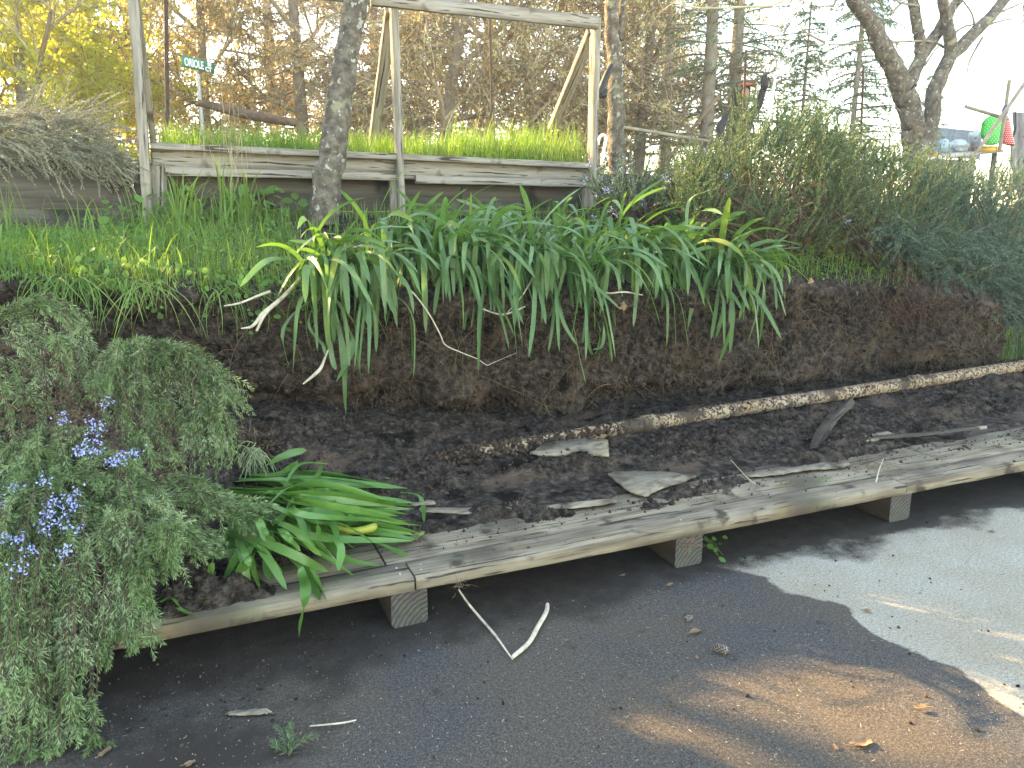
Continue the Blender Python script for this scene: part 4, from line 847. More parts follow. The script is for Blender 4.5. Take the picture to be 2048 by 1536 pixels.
# ------------------------------------------------------------------ dry stalks and sticks
def stalk(name, pts, rad, label, m='stalk', group=None, cat_='stalk', mode='Y', n=20, sides=6):
    f = aty if mode == 'Y' else atz
    return tube_obj(name, [f(a, b, c) for a, b, c in pts], rad, M[m], n=n, sides=sides, label=label, cat_=cat_, group=group)
stalk('dry_stalk', [(805, 566, 3.80), (830, 590, 3.74), (858, 628, 3.72), (880, 668, 3.73), (891, 690, 3.74), (925, 706, 3.74), (955, 718, 3.76), (973, 730, 3.78), (985, 726, 3.78), (1032, 706, 3.80)], [.0045, .004, .0035, .003, .002, .001], 'long pale bent dry stalk hanging down the middle of the cut bank', n=40)
stalk('broken_root', [(600, 556, 3.86), (575, 585, 3.78), (545, 612, 3.72), (525, 628, 3.70), (505, 652, 3.66), (482, 657, 3.66)], [.007, .009, .010, .010, .007, .003], 'thick pale broken root, upper prong of the fork left of the first clump', cat_='root', n=20)
stalk('broken_root', [(548, 610, 3.72), (528, 630, 3.69), (513, 662, 3.67)], [.008, .010, .005], 'pale stub root, lower prong of the fork left of the first clump', cat_='root')
stalk('broken_root', [(540, 583, 3.78), (515, 592, 3.74), (480, 606, 3.70), (448, 612, 3.68)], [.007, .006, .005, .003], 'straight pale root poking out to the left below the round leaved weeds', cat_='root')
stalk('broken_root', [(656, 700, 3.76), (642, 735, 3.70), (628, 750, 3.68), (606, 768, 3.68)], [.004, .009, .008, .004], 'pale peeled root poking out of the bank below the leftmost clump', cat_='root')
stalk('dry_stalk', [(1072, 545, 3.80), (1045, 590, 3.74), (1015, 625, 3.74)], [.005, .004, .003], 'short dry stalk slanting down left of the bank middle')
stalk('dry_stalk', [(965, 618, 3.74), (1000, 629, 3.73), (1025, 624, 3.73), (1050, 613, 3.74)], [.004, .005, .005, .004], 'pale dry stalk lying across the bank face, nearly level')
stalk('dry_stalk', [(1186, 576, 3.80), (1215, 586, 3.76), (1250, 584, 3.76), (1285, 590, 3.78)], [.003, .005, .005, .003], 'pale dry stalk right of the looped blades near the bank lip')
stalk('bent_reed', [(918, 1180, .16), (935, 1205, .05), (960, 1235, .012), (990, 1270, .010), (1022, 1314, .008), (1024, 1315, .008), (1030, 1310, .010), (1058, 1285, .012), (1075, 1255, .014), (1092, 1225, .016), (1095, 1208, .018)], [.003, .0045, .005, .005, .003, .005, .008, .009, .009, .009, .007], 'pale reed bent into a V lying on the wet concrete', mode='Z', n=60, cat_='reed')
stalk('fallen_twig', [(620, 1452, .006), (655, 1449, .012), (690, 1445, .010), (712, 1440, .006)], [.002, .003, .002], 'thin grey twig lying behind the green conifer sprig on the concrete', mode='Z', cat_='twig')
stalk('fallen_twig', [(1462, 920, .24), (1480, 940, .23), (1500, 960, .21), (1512, 968, .205)], [.002, .0025, .002], 'straight pale stick lying across the platform board by the soil heap', mode='Z', cat_='twig', m='twig_pale')
stalk('fallen_twig', [(1752, 965, .22), (1758, 940, .225), (1768, 915, .23)], [.003, .003, .002], 'short curved root lying on the platform near its right joint', mode='Z', cat_='twig')
stalk('fallen_twig', [(1720, 930, .24), (1745, 922, .255), (1775, 912, .25)], [.003, .0045, .003], 'brown twig in the soil heap near the right joint', mode='Z', cat_='twig', m='stem')

# ------------------------------------------------------------------ litter, each piece a thing
def dry_leaf(px, py, z, size, label, name='dry_leaf', lobes=5, m='leafdry', rot=0, cup=.35, group=None, h=0):
    c = atz(px, py, z); r = np.random.default_rng(int(px * 7 + py)); k = 26; a = np.arange(k) / k * 2 * np.pi
    q = size * (.62 + .32 * np.abs(np.cos(a * lobes / 2)) ** .7) * (1 + .08 * r.normal(size=k)) * np.where(np.abs(a - np.pi) < .3, .7, 1)
    x = np.cos(a) * q * 1.35; y = np.sin(a) * q * .75; cr, sr = math.cos(rot), math.sin(rot)
    X_, Y_ = x * cr - y * sr, x * sr + y * cr; zz = cup * (np.abs(y) / size) ** 1.5 * size + .12 * size * np.sin(a * 3 + r.uniform(0, 6)) + .12 * size
    inner = np.stack([X_ * .5, Y_ * .5, zz * .3 + .05 * size], 1); outer = np.stack([X_, Y_, zz], 1); V = np.concatenate([outer, inner, [[0, 0, .03 * size]]]) + c + [0, 0, h]
    j = np.arange(k); j2 = (j + 1) % k; mb = MB(); mb.add(V, np.stack([j, j2, j2 + k, j + k], 1)); mb.f.append(np.stack([j + k, j2 + k, np.full(k, 2 * k)], 1)); mb.m.append(np.zeros(k))
    t = thing(name, label, 'leaf', tuple(c), group); put('blade', mb, M[m], t)
    mb = MB(); pz = np.array([c + [-cr * size * 1.9, -sr * size * 1.9, .008], c + [-cr * size, -sr * size, .006], c + [cr * size, sr * size, .006 + .05 * size]]); btubes(mb, cat(pz, 8), np.full(8, .0011), 5); put('stem', mb, M['leafdry'], t)
dry_leaf(1340, 1170, .004, .016, 'small pale lobed dry leaf just below the middle beam', rot=.4)
dry_leaf(1390, 1265, .004, .020, 'curled brown leaf on the wet concrete above the pine cone', rot=.1, lobes=2, cup=.8)
dry_leaf(1842, 1416, .008, .017, 'tan leaf standing in the patch of sun on the concrete', rot=2.6, lobes=3, cup=.6)
dry_leaf(1722, 1487, .004, .030, 'large crumpled orange brown leaf at the bottom of the sunlit patch', rot=-.1, lobes=7, cup=.5)
dry_leaf(1246, 1151, .004, .012, 'tiny grey leaf left of the pale lobed leaf', rot=.2, lobes=2)
dry_leaf(1734, 1222, .004, .014, 'little brown leaf on the edge between wet and dry concrete', rot=-.5, lobes=3)
dry_leaf(1394, 1315, .004, .008, 'tiny pale leaf left of the pine cone', rot=1.2, lobes=2)
dry_leaf(1670, 1495, .004, .010, 'small reddish scrap of leaf left of the large crumpled leaf', rot=1.2, lobes=3)
dry_leaf(1983, 1062, .004, .018, 'dark curled leaf on the dry concrete by the right beam', rot=.1, lobes=2, m='cone')
dry_leaf(210, 1505, .004, .018, 'narrow tan leaf at the bottom left under the rosemary', rot=.9, lobes=2)
dry_leaf(380, 1528, .004, .014, 'reddish scrap of leaf at the bottom edge, left of the sprig', rot=.3, lobes=3)
def wall_leaf(px, py, Y, size, label):
    c = aty(px, py, Y); t = thing('dry_leaf', label, 'leaf', tuple(c)); k = 22; a = np.arange(k) / k * 2 * np.pi; q = size * (.6 + .4 * np.abs(np.cos(a * 2.5)))
    V = np.concatenate([np.stack([np.cos(a) * q, .25 * q * np.sin(a * 2) , np.sin(a) * q], 1), [[0, -.004, 0]]]) + c; j = np.arange(k); mb = MB(); mb.add(V, np.stack([j, (j + 1) % k, np.full(k, k)], 1)); put('blade', mb, M['leafdry'], t)
wall_leaf(1246, 612, 3.80, .028, 'crumpled tan leaf caught on the bank right of the looped blades')
wall_leaf(1622, 562, 3.84, .026, 'lobed dry leaf stuck to the bank under the rosemary stems')
wall_leaf(1552, 582, 3.84, .014, 'small pale leaf on the bank right of the last strap leaved clump')
wall_leaf(1466, 612, 3.84, .014, 'pale sliver of leaf on the bank below the last strap leaved clump')
# bark chip, pine cone, sprig
c = atz(497, 1427, .006); k = 30; a = np.arange(k) / k * 2 * np.pi; r = np.random.default_rng(4)
x = np.sign(np.cos(a)) * np.abs(np.cos(a)) ** .5 * .070; y = np.sign(np.sin(a)) * np.abs(np.sin(a)) ** .8 * .0095 * (1 + .12 * r.normal(size=k))
X_, Y_ = x * math.cos(-.34) - y * math.sin(-.34), x * math.sin(-.34) + y * math.cos(-.34)
rim = np.stack([X_, Y_, .002 + .002 * r.normal(size=k)], 1) + c; up_ = np.stack([X_ * .8, Y_ * .55, .009 + .002 * r.normal(size=k)], 1) + c; j = np.arange(k); j2 = (j + 1) % k
mb = MB(); mb.add(np.concatenate([rim, up_, [c + [0, 0, .010]]]), np.stack([j, j2, j2 + k, j + k], 1)); mb.f.append(np.stack([j + k, j2 + k, np.full(k, 2 * k)], 1)); mb.m.append(np.zeros(k))
solo('bark_chip', mb, M['palechip'], label='pale oblong bark chip on the concrete below the rosemary', cat_='bark chip')
def pine_cone(px, py, size, rot, label):
    c = atz(px, py, size * .42); t = thing('pine_cone', label, 'pine cone', tuple(c)); ax = np.array([math.cos(rot), math.sin(rot), 0]); mb = MB()
    V0 = cat([c - ax * size * .9, c - ax * size * .3, c + ax * size * .4, c + ax * size * .95], 10); btubes(mb, V0, np.interp(np.arange(10), [0, 3, 7, 9], [.25, .33, .26, .05]) * size, 8, cap=True); put('core', mb, M['stem'], t)
    s1 = np.cross(ax, [0, 0, 1.]); s2 = np.cross(s1, ax); mb = MB(); N_ = 70; B_ = []; D_ = []; W_ = []
    for i in range(N_):
        u = i / N_; an = i * 2.4; rad = (math.cos(an) * s1 + math.sin(an) * s2); rr = size * (.30 * math.sin(math.pi * min(.98, .15 + u * .85)) + .05)
        b = c + ax * size * (-.85 + 1.7 * u) + rad * rr; d = (rad * .9 + ax * .5) * size * .30 * (1 - .5 * u); B_.append(b); D_.append(d); W_.append(np.cross(rad, ax) * size * .13)
    bdiam(mb, np.array(B_), np.array(D_), np.array(W_), .75); put('scale', mb, M['cone'], t)
pine_cone(1441, 1298, .034, 2.2, 'grey pine cone lying on the wet concrete')
pine_cone(1378, 1236, .022, .2, 'small dark flattened pine cone above the curled brown leaf')
t = thing('conifer_sprig', 'green conifer sprig lying on the wet concrete', 'sprig', tuple(atz(580, 1500, .01))); r = np.random.default_rng(8)
paths = np.array([cat([atz(*q) for q in s], 8) for s in [[(578, 1512, .008), (575, 1490, .02), (565, 1465, .03), (552, 1452, .03)], [(578, 1512, .008), (590, 1490, .025), (612, 1478, .03), (635, 1470, .025)], [(576, 1500, .01), (580, 1478, .035), (582, 1460, .04), (580, 1445, .035)], [(577, 1508, .008), (560, 1498, .02), (552, 1490, .02), (545, 1485, .02)]]])
mb = MB(); btubes(mb, paths, np.full((4, 8), .0016), 5); put('stem', mb, M['stem'], t); mb = MB(); needles(mb, paths, 110, .026, .0022, 50, r); put('needle_spray', mb, M['fir'], t)
t = thing('green_scrap', 'tiny tuft of pale green weed on the loose soil', 'weed', tuple(atz(775, 885, .36))); mb = MB(); B = atz(772, 892, .34) + r.normal(size=(50, 3)) * [.02, .012, .006]; blades(mb, B, .02 + .02 * r.random(50), .003 + 0 * B[:, 0], lean=1.5, r=r); put('blade', mb, M['weed'], t)
t = thing('fallen_weed', 'green weed with long thin stalks fallen beside the middle beam', 'weed', tuple(atz(1430, 1100, .03))); mb = MB()
P = np.array([cat([atz(1405 + 6 * i, 1068 + 4 * i, .12), atz(1420 + 5 * i, 1090 + 3 * i, .05), atz(1430 + 4 * i, 1105 + 5 * (i % 3), .012)], 6) for i in range(5)]); btubes(mb, P, np.full((5, 6), .0011), 4); put('stem', mb, M['weed'], t); mb = MB()
C = np.array([atz(a, b, .02) for a, b in [(1444, 1120), (1420, 1094), (1432, 1100), (1412, 1080), (1440, 1088), (1450, 1075), (1428, 1078)]]); discs(mb, C, np.array([.016, .016, .010, .012, .010, .012, .012]), nrm(np.array([[0, -.4, 1.]]) + .3 * r.normal(size=(7, 3))), r, 10); put('leaf', mb, M['weed'], t)
mb = MB(); B = []; r = np.random.default_rng(51)                                                       # red fine rootlets left on the boards
for (px, py, n, sp) in [(830, 1078, 90, .025), (1035, 1020, 110, .028), (1745, 930, 90, .07), (1380, 1090, 60, .02), (920, 1175, 20, .02)]:
    z0 = .205 if px != 1380 else .17; c = atz(px, py, z0); st = c + r.normal(size=(n, 3)) * [sp, sp * .6, .004]; B.append(strands(st, r.normal(size=(n, 3)) * [1, 1, .6], r.uniform(.02, .07, n), 6, .6, 1.2, r, clamp=lambda q: np.stack([q[:, 0], q[:, 1], np.maximum(q[:, 2], z0 - .005)], 1)))
btubes(mb, np.concatenate(B), np.full((sum(len(b) for b in B), 6), .0009), 3); solo('rootlet_tangle', mb, M['root'], kind='stuff', label='small tangles of reddish rootlets left on the platform boards')

# ------------------------------------------------------------------ trailing rosemary, lower left
ros = thing('trailing_rosemary', 'large trailing rosemary with blue flowers spilling over the left end of the platform', 'shrub', (-.4, 2.9, .2))
r = np.random.default_rng(21)
def clampdeck(q):
    z = q[:, 2]; y = q[:, 1]
    z = np.where((y > 2.46), np.maximum(z, .21), np.maximum(z, .012))
    return np.stack([q[:, 0], y, z], 1)
def guide(pts, m, jit=.03, n=9, tipjit=None):
    c = np.array([aty(a, b, y) for a, b, y in pts]); k = len(c); J = r.normal(size=(m, k, 3)) * jit
    off = r.normal(size=(m, 1, 3)) * jit * .8; P = cat(c[None] + J * .6 + off, n); s = P.reshape(-1, 3); s = clampdeck(s); return s.reshape(P.shape)
G = []
G.append(guide([(0, 640, 3.2), (40, 615, 3.2), (110, 607, 3.2), (165, 650, 3.18), (182, 720, 3.15), (165, 800, 3.1)], 13, .020))
G.append(guide([(30, 640, 3.2), (60, 680, 3.2), (120, 690, 3.15), (150, 740, 3.1), (150, 800, 3.1)], 6, .022))
G.append(guide([(0, 680, 3.2), (50, 690, 3.15), (95, 740, 3.1), (95, 830, 3.05), (70, 900, 3.0)], 9, .04))
G.append(guide([(0, 760, 3.15), (30, 790, 3.1), (40, 860, 3.0), (60, 940, 2.9)], 11, .05))
for ex, ey in [(190, 790), (215, 850), (255, 880), (300, 900), (330, 930), (370, 950), (415, 930), (450, 890), (490, 830), (480, 800)]:
    G.append(guide([(250 + r.normal() * 15, 725, 3.2), (275 + (ex - 275) * .35, 695 + r.normal() * 6, 3.15), (275 + (ex - 275) * .75, 700 + (ey - 700) * .42, 3.02), (ex, ey, 2.9)], 8, .022))
for ex, ey in [(400, 940), (430, 960), (455, 930), (380, 900), (440, 900)]:
    G.append(guide([(390, 770, 3.1), (420, 800, 3.02), (ex - 3, (ey + 790) / 2, 2.95), (ex, ey, 2.92)], 5, .018))
for sx, sy, ex, ey, Y in [(280, 980, 560, 1035, 2.78), (260, 1000, 540, 1020, 2.75), (300, 990, 520, 1060, 2.72), (330, 960, 470, 1000, 2.8), (250, 1010, 450, 1080, 2.68), (310, 1030, 420, 1110, 2.62)]:
    G.append(guide([(sx, sy, Y + .03), ((sx + ex) / 2, (sy + ey) / 2 - 12, Y), (ex, ey, Y - .02)], 6, .016))
tips = [(8, 1400), (35, 1440), (72, 1432), (20, 1530), (62, 1536), (100, 1540), (120, 1500), (152, 1470), (128, 1345), (188, 1500), (172, 1335), (195, 1290), (225, 1270), (245, 1250), (262, 1300), (298, 1290), (300, 1230), (292, 1160), (345, 1155), (350, 1100), (320, 1110), (50, 1350), (95, 1390), (215, 1330), (140, 1420), (5, 1290), (270, 1200)]
for ex, ey in tips:
    sx = ex * .75 + 40 + r.normal() * 25; sy = 960 + 60 * r.random()
    Ye = 2.42 if ey < 1300 else (2.36 if ey < 1400 else 2.22)
    G.append(guide([(sx, sy, 2.72), (sx + (ex - sx) * .3, sy + 60, 2.56), (sx + (ex - sx) * .7, (sy + ey) / 2 + 20, (2.50 + Ye) / 2), (ex + (r.normal() * 4), ey - 40, Ye + .02), (ex, ey, Ye)], 5, .011, 12)[:, :])
n = 120; sx = r.uniform(-20, 290, n); sy = r.uniform(850, 1060, n); st = aty(sx, sy, 3.0 - .45 * (sy - 850) / 210 - .0 * sx)
G2 = strands(st, np.stack([r.normal(size=n) * .9, -.8 - .5 * r.random(n), .3 + .5 * r.normal(size=n)], 1), r.uniform(.12, .30, n), 9, 2.2, .5, r, clamp=clampdeck)
G.append(G2)
n = 90; sx = r.uniform(-30, 110, n); sy = r.uniform(860, 1250, n); st = aty(sx, sy, 2.95 - .5 * (sy - 860) / 390)
G.append(strands(st, np.stack([r.normal(size=n) * .6, -.7 - .3 * r.random(n), .3 * r.normal(size=n)], 1), r.uniform(.12, .30, n), 9, 2.6, .4, r, clamp=clampdeck))
G = [g if g.shape[1] == 9 else np.stack([interp_paths(g, np.tile(np.linspace(0, 1, 9), (len(g), 1)))[0]], 0)[0] for g in G]
G = np.concatenate(G)
# short side sprigs branching off
m = len(G); t_ = r.uniform(.15, .85, (m, 2)); p, T = interp_paths(G, t_); p = p.reshape(-1, 3); T = T.reshape(-1, 3)
SG = strands(p, T + .8 * runit(len(p), r) + [0, -.2, 0], r.uniform(.04, .11, len(p)), 6, 1.0, .3, r, clamp=clampdeck)
ln_ = np.linalg.norm(np.diff(G, axis=1), axis=2).sum(1)
mb = MB(); needles(mb, G, 185, .028, .0030, 54, r); needles(mb, SG, 50, .026, .0029, 54, r); put('foliage', mb, M['ros'], ros)
mb = MB(); btubes(mb, G, np.full(G.shape[:2], .0017) * np.linspace(1.3, .5, 9), 4)
core = []
for pts in [[(60, 1000, 2.95), (150, 880, 3.1), (250, 740, 3.2)], [(120, 1020, 2.9), (60, 880, 3.05), (40, 700, 3.2)], [(60, 1050, 2.85), (90, 1180, 2.6), (70, 1300, 2.5)], [(180, 1010, 2.85), (300, 880, 3.0), (400, 790, 3.1)], [(150, 1040, 2.8), (240, 1130, 2.6), (280, 1200, 2.5)], [(30, 1060, 2.8), (20, 1200, 2.6), (30, 1300, 2.52)], [(160, 800, 3.1), (182, 720, 3.15), (130, 640, 3.2)], [(240, 1000, 2.82), (290, 960, 2.85), (360, 930, 2.9)]]:
    core.append(cat([aty(*q) for q in pts], 9))
btubes(mb, np.array(core), np.full((len(core), 9), .008) * np.linspace(1.3, .5, 9), 6)
k = 260; st = aty(r.uniform(0, 420, k), r.uniform(760, 1120, k), r.uniform(2.7, 3.15, k)); btubes(mb, strands(st, runit(k, r), r.uniform(.08, .25, k), 9, 1.2, .8, r, clamp=clampdeck), np.full((k, 9), .0012), 3)
put('stem', mb, M['stem'], ros)
mb = MB()
for (px, py, Y, n, sp) in [(150, 810, 3.06, 46, .05), (130, 770, 3.1, 26, .04), (320, 870, 2.98, 40, .05), (300, 900, 2.94, 24, .04), (225, 990, 2.82, 46, .07), (190, 1040, 2.72, 36, .06), (30, 860, 3.0, 24, .05), (120, 1160, 2.56, 26, .06), (150, 860, 2.98, 24, .04), (400, 740, 3.12, 14, .03)]:
    st = aty(px, py, Y) + r.normal(size=(n, 3)) * sp; P = strands(st, runit(n, r) + [0, 0, -.4], r.uniform(.05, .13, n), 6, 1.5, .6, r, clamp=clampdeck); needles(mb, P, 34, .016, .0022, 60, r)
put('dry_foliage', mb, M['ros_dry'], ros)
for (px, py) in [(90, 965), (30, 975), (150, 1000), (135, 1020), (100, 1015), (120, 1040), (55, 1105), (12, 1080), (85, 1045), (125, 1105), (42, 1135), (110, 1000), (160, 900), (182, 848), (200, 895), (172, 905), (196, 858), (180, 882), (245, 910), (270, 905), (222, 925), (235, 918), (128, 836), (212, 808), (95, 1030), (40, 1078), (5, 1010), (145, 1060), (150, 990), (92, 1060)]:
    c = aty(px, py, 2.90 - (py - 800) / 340 * .52); mb = MB(); k = 26; B = c + r.normal(size=(k, 3)) * [.012, .010, .012]; D = runit(k, r) * .011; W = nrm(np.cross(D, runit(k, r))) * .0034; bdiam(mb, B, D, W, .6); put('flower', mb, M['flower'], ros)

# ------------------------------------------------------------------ rosemary behind the bank
def env(x, xs_, ys_): return np.interp(x, xs_, ys_)
TOPX = [1190, 1260, 1330, 1390, 1440, 1500, 1560, 1620, 1700, 1790, 1850, 1920, 1990, 2070, 2200]
TOPY = [330, 325, 335, 290, 260, 225, 205, 230, 265, 280, 312, 322, 318, 310, 310]
BOTX = [1190, 1300, 1400, 1500, 1600, 1700, 1780, 1850, 1920, 2000, 2200]; BOTY = [440, 430, 440, 470, 480, 500, 540, 590, 640, 640, 640]
def bush(label, x0, x1, n, Yr, mname, up_, seed, ln=(.12, .28), k=130, nl=.019, nw=.0058, upto=0, name='rosemary_bush', grp='rosemary bushes on top of the bank', tops=None, bots=None, base=None, flowers=0, dense=1.0, xd=.5):
    r = np.random.default_rng(seed); xx = r.uniform(x0, x1, n); ty = env(xx, TOPX, TOPY) if tops is None else np.interp(xx, *tops); by = env(xx, BOTX, BOTY) if bots is None else np.interp(xx, *bots)
    v = r.random(n) ** dense; py = ty + 45 + (by - ty - 45) * v; Y = r.uniform(Yr[0], Yr[1], n) - .25 * v
    st = aty(xx, py, Y); ok = st[:, 2] > bank_z(st[:, 0], st[:, 1]) - .5; st = st[ok]; cl = fbm(st[:, 0] * 5, st[:, 1] * 4, st[:, 2] * 6, 2, seed); st = st[(smooth(-.3, .2, cl) + (.5 if mname == 'ros_blue' else 0)) > r.random(len(st))]; n = len(st)
    b = aty(base[0], base[1], base[2]); t = thing(name, label, 'shrub', tuple(b), grp)
    out = nrm(st - b); d = out * .7 + np.array([xd, -.25, up_]) + r.normal(size=(n, 3)) * .42 + runit(1, r) * .0
    P = strands(st, d, ln[0] + (ln[1] * 1.25 - ln[0]) * r.random(n) ** 1.5, 7, -.1, .5, r)
    mb = MB(); needles(mb, P, k, nl, nw, 44, r); put('foliage', mb, M[mname], t)
    mb = MB(); btubes(mb, P, np.full((n, 7), .0017) * np.linspace(1.2, .5, 7), 3)
    q = r.choice(n, min(n, 60), False); mid = (b + P[q, 0]) / 2 + np.stack([r.normal(size=len(q)) * .08, r.normal(size=len(q)) * .08, -.04 - .06 * r.random(len(q))], 1)
    C_ = np.stack([b + r.normal(size=(len(q), 3)) * .05, mid, P[q, 0], P[q, 3]], 1); btubes(mb, cat(C_, 10), np.linspace(.011, .002, 10)[None] * r.uniform(.4, 1.1, (len(q), 1)), 4)
    put('stem', mb, M['stem'], t)
    if flowers:
        q = r.choice(n, flowers); mb = MB(); c = P[q, 5][:, None] + r.normal(size=(flowers, 16, 3)) * .010; c = c.reshape(-1, 3); D = runit(len(c), r) * .010; bdiam(mb, c, D, nrm(np.cross(D, runit(len(c), r))) * .003); o = put('flower', mb, M['flower'], t); o['kind'] = 'stuff'
    return t, b
bush('small bluish flowered rosemary just right of the frame, behind the strap leaves', 1195, 1350, 190, (4.5, 5.0), 'ros_grey2' if 'ros_grey2' in M else 'ros_blue', .7, 1, ln=(.12, .24), base=(1270, 440, 4.7), flowers=60, xd=0)
bush('large rosemary in the middle of the bank top, sunlit on its upper sprigs', 1345, 1680, 2300, (4.15, 5.3), 'ros_dark', .8, 2, base=(1570, 520, 4.35), flowers=25, tops=([1340, 1400, 1440, 1500, 1560, 1620, 1690], [325, 305, 275, 255, 200, 210, 250]))
bush('sprawling rosemary left of the pipe end with thick reddish base stem', 1620, 1900, 2300, (4.05, 5.2), 'ros_dark', .7, 3, base=(1800, 575, 4.05), bots=([1600, 1700, 1780, 1850, 1920], [440, 470, 500, 560, 600]))
bush('dark bluish rosemary hanging over the right end of the bank', 1830, 2130, 3000, (4.1, 5.6), 'ros_blue', .55, 4, base=(1960, 600, 4.5), ln=(.14, .32), k=130, xd=.2)
r = np.random.default_rng(88); n = 1100; xx = r.uniform(1760, 2110, n); yy = np.interp(xx, [1760, 1850, 2000, 2110], [455, 470, 480, 500]) + (125 + 45 * smooth(1850, 2000, xx)) * r.random(n) * smooth(1730, 1930, xx); st = aty(xx, yy, r.uniform(3.78, 4.3, n)); b4 = [o for o in COL.objects if o.name.startswith('rosemary_bush')][3]
P = strands(st, np.stack([.2 + 1.1 * r.normal(size=n), -.8 + .4 * r.normal(size=n), .3 + .6 * r.normal(size=n)], 1), .08 + .26 * r.random(n) ** 1.5, 8, 1.5, 1.0, r)
mb = MB(); needles(mb, P, 110, .021, .0042, 52, r); put('hanging_foliage', mb, M['ros_blue'], b4); mb = MB(); btubes(mb, P, np.full((n, 8), .0018), 3); put('stem', mb, M['stem'], b4)
r = np.random.default_rng(89); n = 120; st = aty(r.uniform(1740, 1960, n), r.uniform(540, 620, n), r.uniform(3.72, 3.9, n)); P = strands(st, np.stack([r.normal(size=n), -.4 + 0 * st[:, 0], .2 * r.normal(size=n)], 1), r.uniform(.1, .4, n), 8, 2.6, .8, r); mb = MB(); btubes(mb, P, np.full((n, 8), .0022) * np.linspace(1.3, .4, 8), 3); put('root_mat', mb, M['redroot'], b4)
r = np.random.default_rng(90); n = 70; st = aty(r.normal(1486, 16, n), r.uniform(205, 300, n), r.uniform(5.2, 5.8, n)); P = strands(st, np.stack([.25 * r.normal(size=n), .2 * r.normal(size=n), 1 + 0 * st[:, 0]], 1), r.uniform(.10, .24, n), 8, .2, .3, r)
b2 = [o for o in COL.objects if o.name.startswith('rosemary_bush')][1]; mb = MB(); needles(mb, P, 100, .021, .0055, 45, r); put('foliage', mb, M['ros_dark'], b2); mb = MB(); btubes(mb, P, np.full((n, 8), .0018), 3); put('stem', mb, M['stem'], b2)
# bare brown inner branches
def wood(label_thing, lines, rad, m='stem'):
    mb = MB(); P = np.array([cat([aty(*q) for q in l], 12) for l in lines]); btubes(mb, P, np.linspace(1.2, .35, 12)[None] * rad, 6); put('limb', mb, M[m], label_thing, True)
rb = [o for o in COL.objects if o.name.startswith('rosemary_bush')]
wood(rb[2], [[(1790, 590, 4.0), (1830, 520, 4.0), (1870, 460, 4.15), (1900, 420, 4.3)], [(1800, 590, 4.02), (1850, 540, 4.0), (1930, 500, 4.1), (1990, 440, 4.3)], [(1785, 585, 4.0), (1800, 530, 4.0), (1790, 460, 4.2), (1740, 400, 4.4)]], .022, 'redstem')
wood(rb[1], [[(1570, 520, 4.2), (1590, 440, 4.1), (1640, 390, 4.15), (1720, 350, 4.3)], [(1560, 520, 4.2), (1530, 440, 4.1), (1470, 400, 4.1), (1400, 360, 4.3)], [(1600, 510, 4.15), (1640, 440, 4.0), (1700, 400, 4.1), (1790, 380, 4.2)], [(1520, 480, 4.1), (1470, 450, 4.05), (1400, 440, 4.0), (1350, 420, 4.1)], [(1580, 500, 4.1), (1600, 420, 4.0), (1560, 350, 4.1), (1540, 300, 4.3)]], .013)
mb = MB(); r = np.random.default_rng(77); k = 420; st = aty(r.uniform(1400, 1720, k), r.uniform(370, 510, k), r.uniform(4.0, 4.3, k)); btubes(mb, strands(st, r.normal(size=(k, 3)) + [.5, 0, .3], r.uniform(.08, .3, k), 7, .4, .7, r), np.full((k, 7), .0018), 3); put('dead_twigs', mb, M['root'], rb[1])
# grey dry rosemary hanging over the retaining wall
gr = thing('grey_rosemary', 'grey half dry rosemary sprawling over the retaining wall at the top left', 'shrub', (-1.2, 5.7, 1.75)); r = np.random.default_rng(31); n = 640
xx = r.uniform(-120, 215, n); ty = np.interp(xx, [-120, 0, 60, 150, 230], [215, 225, 225, 235, 285]); by = np.interp(xx, [-120, 0, 60, 150, 250], [300, 300, 305, 320, 345]); py = ty + (by - ty) * r.random(n); st = aty(xx, py, r.uniform(5.25, 5.95, n)); dr = np.where((py > 270)[:, None], np.array([[1.0, -.4, -.25]]), np.array([[.9, -.2, .25]]))
P = strands(st, dr + r.normal(size=(n, 3)) * .35, r.uniform(.15, .36, n), 8, .5, .4, r, clamp=lambda q: np.where((q[:, 2:3] < 1.79) & (q[:, 1:2] > 5.38), np.concatenate([q[:, :1], np.full((len(q), 1), 5.37), q[:, 2:3]], 1), q))
mb = MB(); needles(mb, P, 100, .020, .0045, 52, r); put('foliage', mb, M['ros_grey'], gr); mb = MB(); btubes(mb, P, np.full((n, 8), .0022), 3); put('stem', mb, M['ros_grey'], gr)

# ------------------------------------------------------------------ foreground trees
def tree_tube(mb, pts, r0_, r1_, n=24, sides=14, lump=.06, seed=0):
    P = cat(pts, n); rr = np.linspace(r0_, r1_, n); r = np.random.default_rng(seed)
    P = P + r.normal(size=P.shape) * r0_ * .06
    k = len(mb.v); btubes(mb, P, rr, sides, cap=False); V = mb.v[k]; V += (V - np.repeat(P, sides, 0)) * (lump * (vn(V[:, 0] * 14, V[:, 1] * 14, V[:, 2] * 9, seed) + .6 * vn(V[:, 0] * 30, V[:, 1] * 30, V[:, 2] * 20, seed)))[:, None] * 1.4
    return P
def ext(p, q, d): p = np.array(p); q = np.array(q); return q + (q - p) / np.linalg.norm(q - p) * d
t = thing('leaning_tree', 'tree with a dark lichen spotted trunk leaning right, in front of the raised bed', 'tree', tuple(aty(650, 430, 4.98)), 'trees near the raised bed')
mb = MB(); a_, b_ = aty(690, 130, 4.98), aty(712, 0, 4.98); p2 = ext(a_, b_, .8); tree_tube(mb, [aty(648, 450, 4.98), aty(655, 370, 4.98), aty(668, 280, 4.98), a_, b_, p2, ext(b_, p2 + [.02, .05, 0], 1.0)], .092, .058, 40, 16, seed=1); put('trunk', mb, M['bark'], t, True)
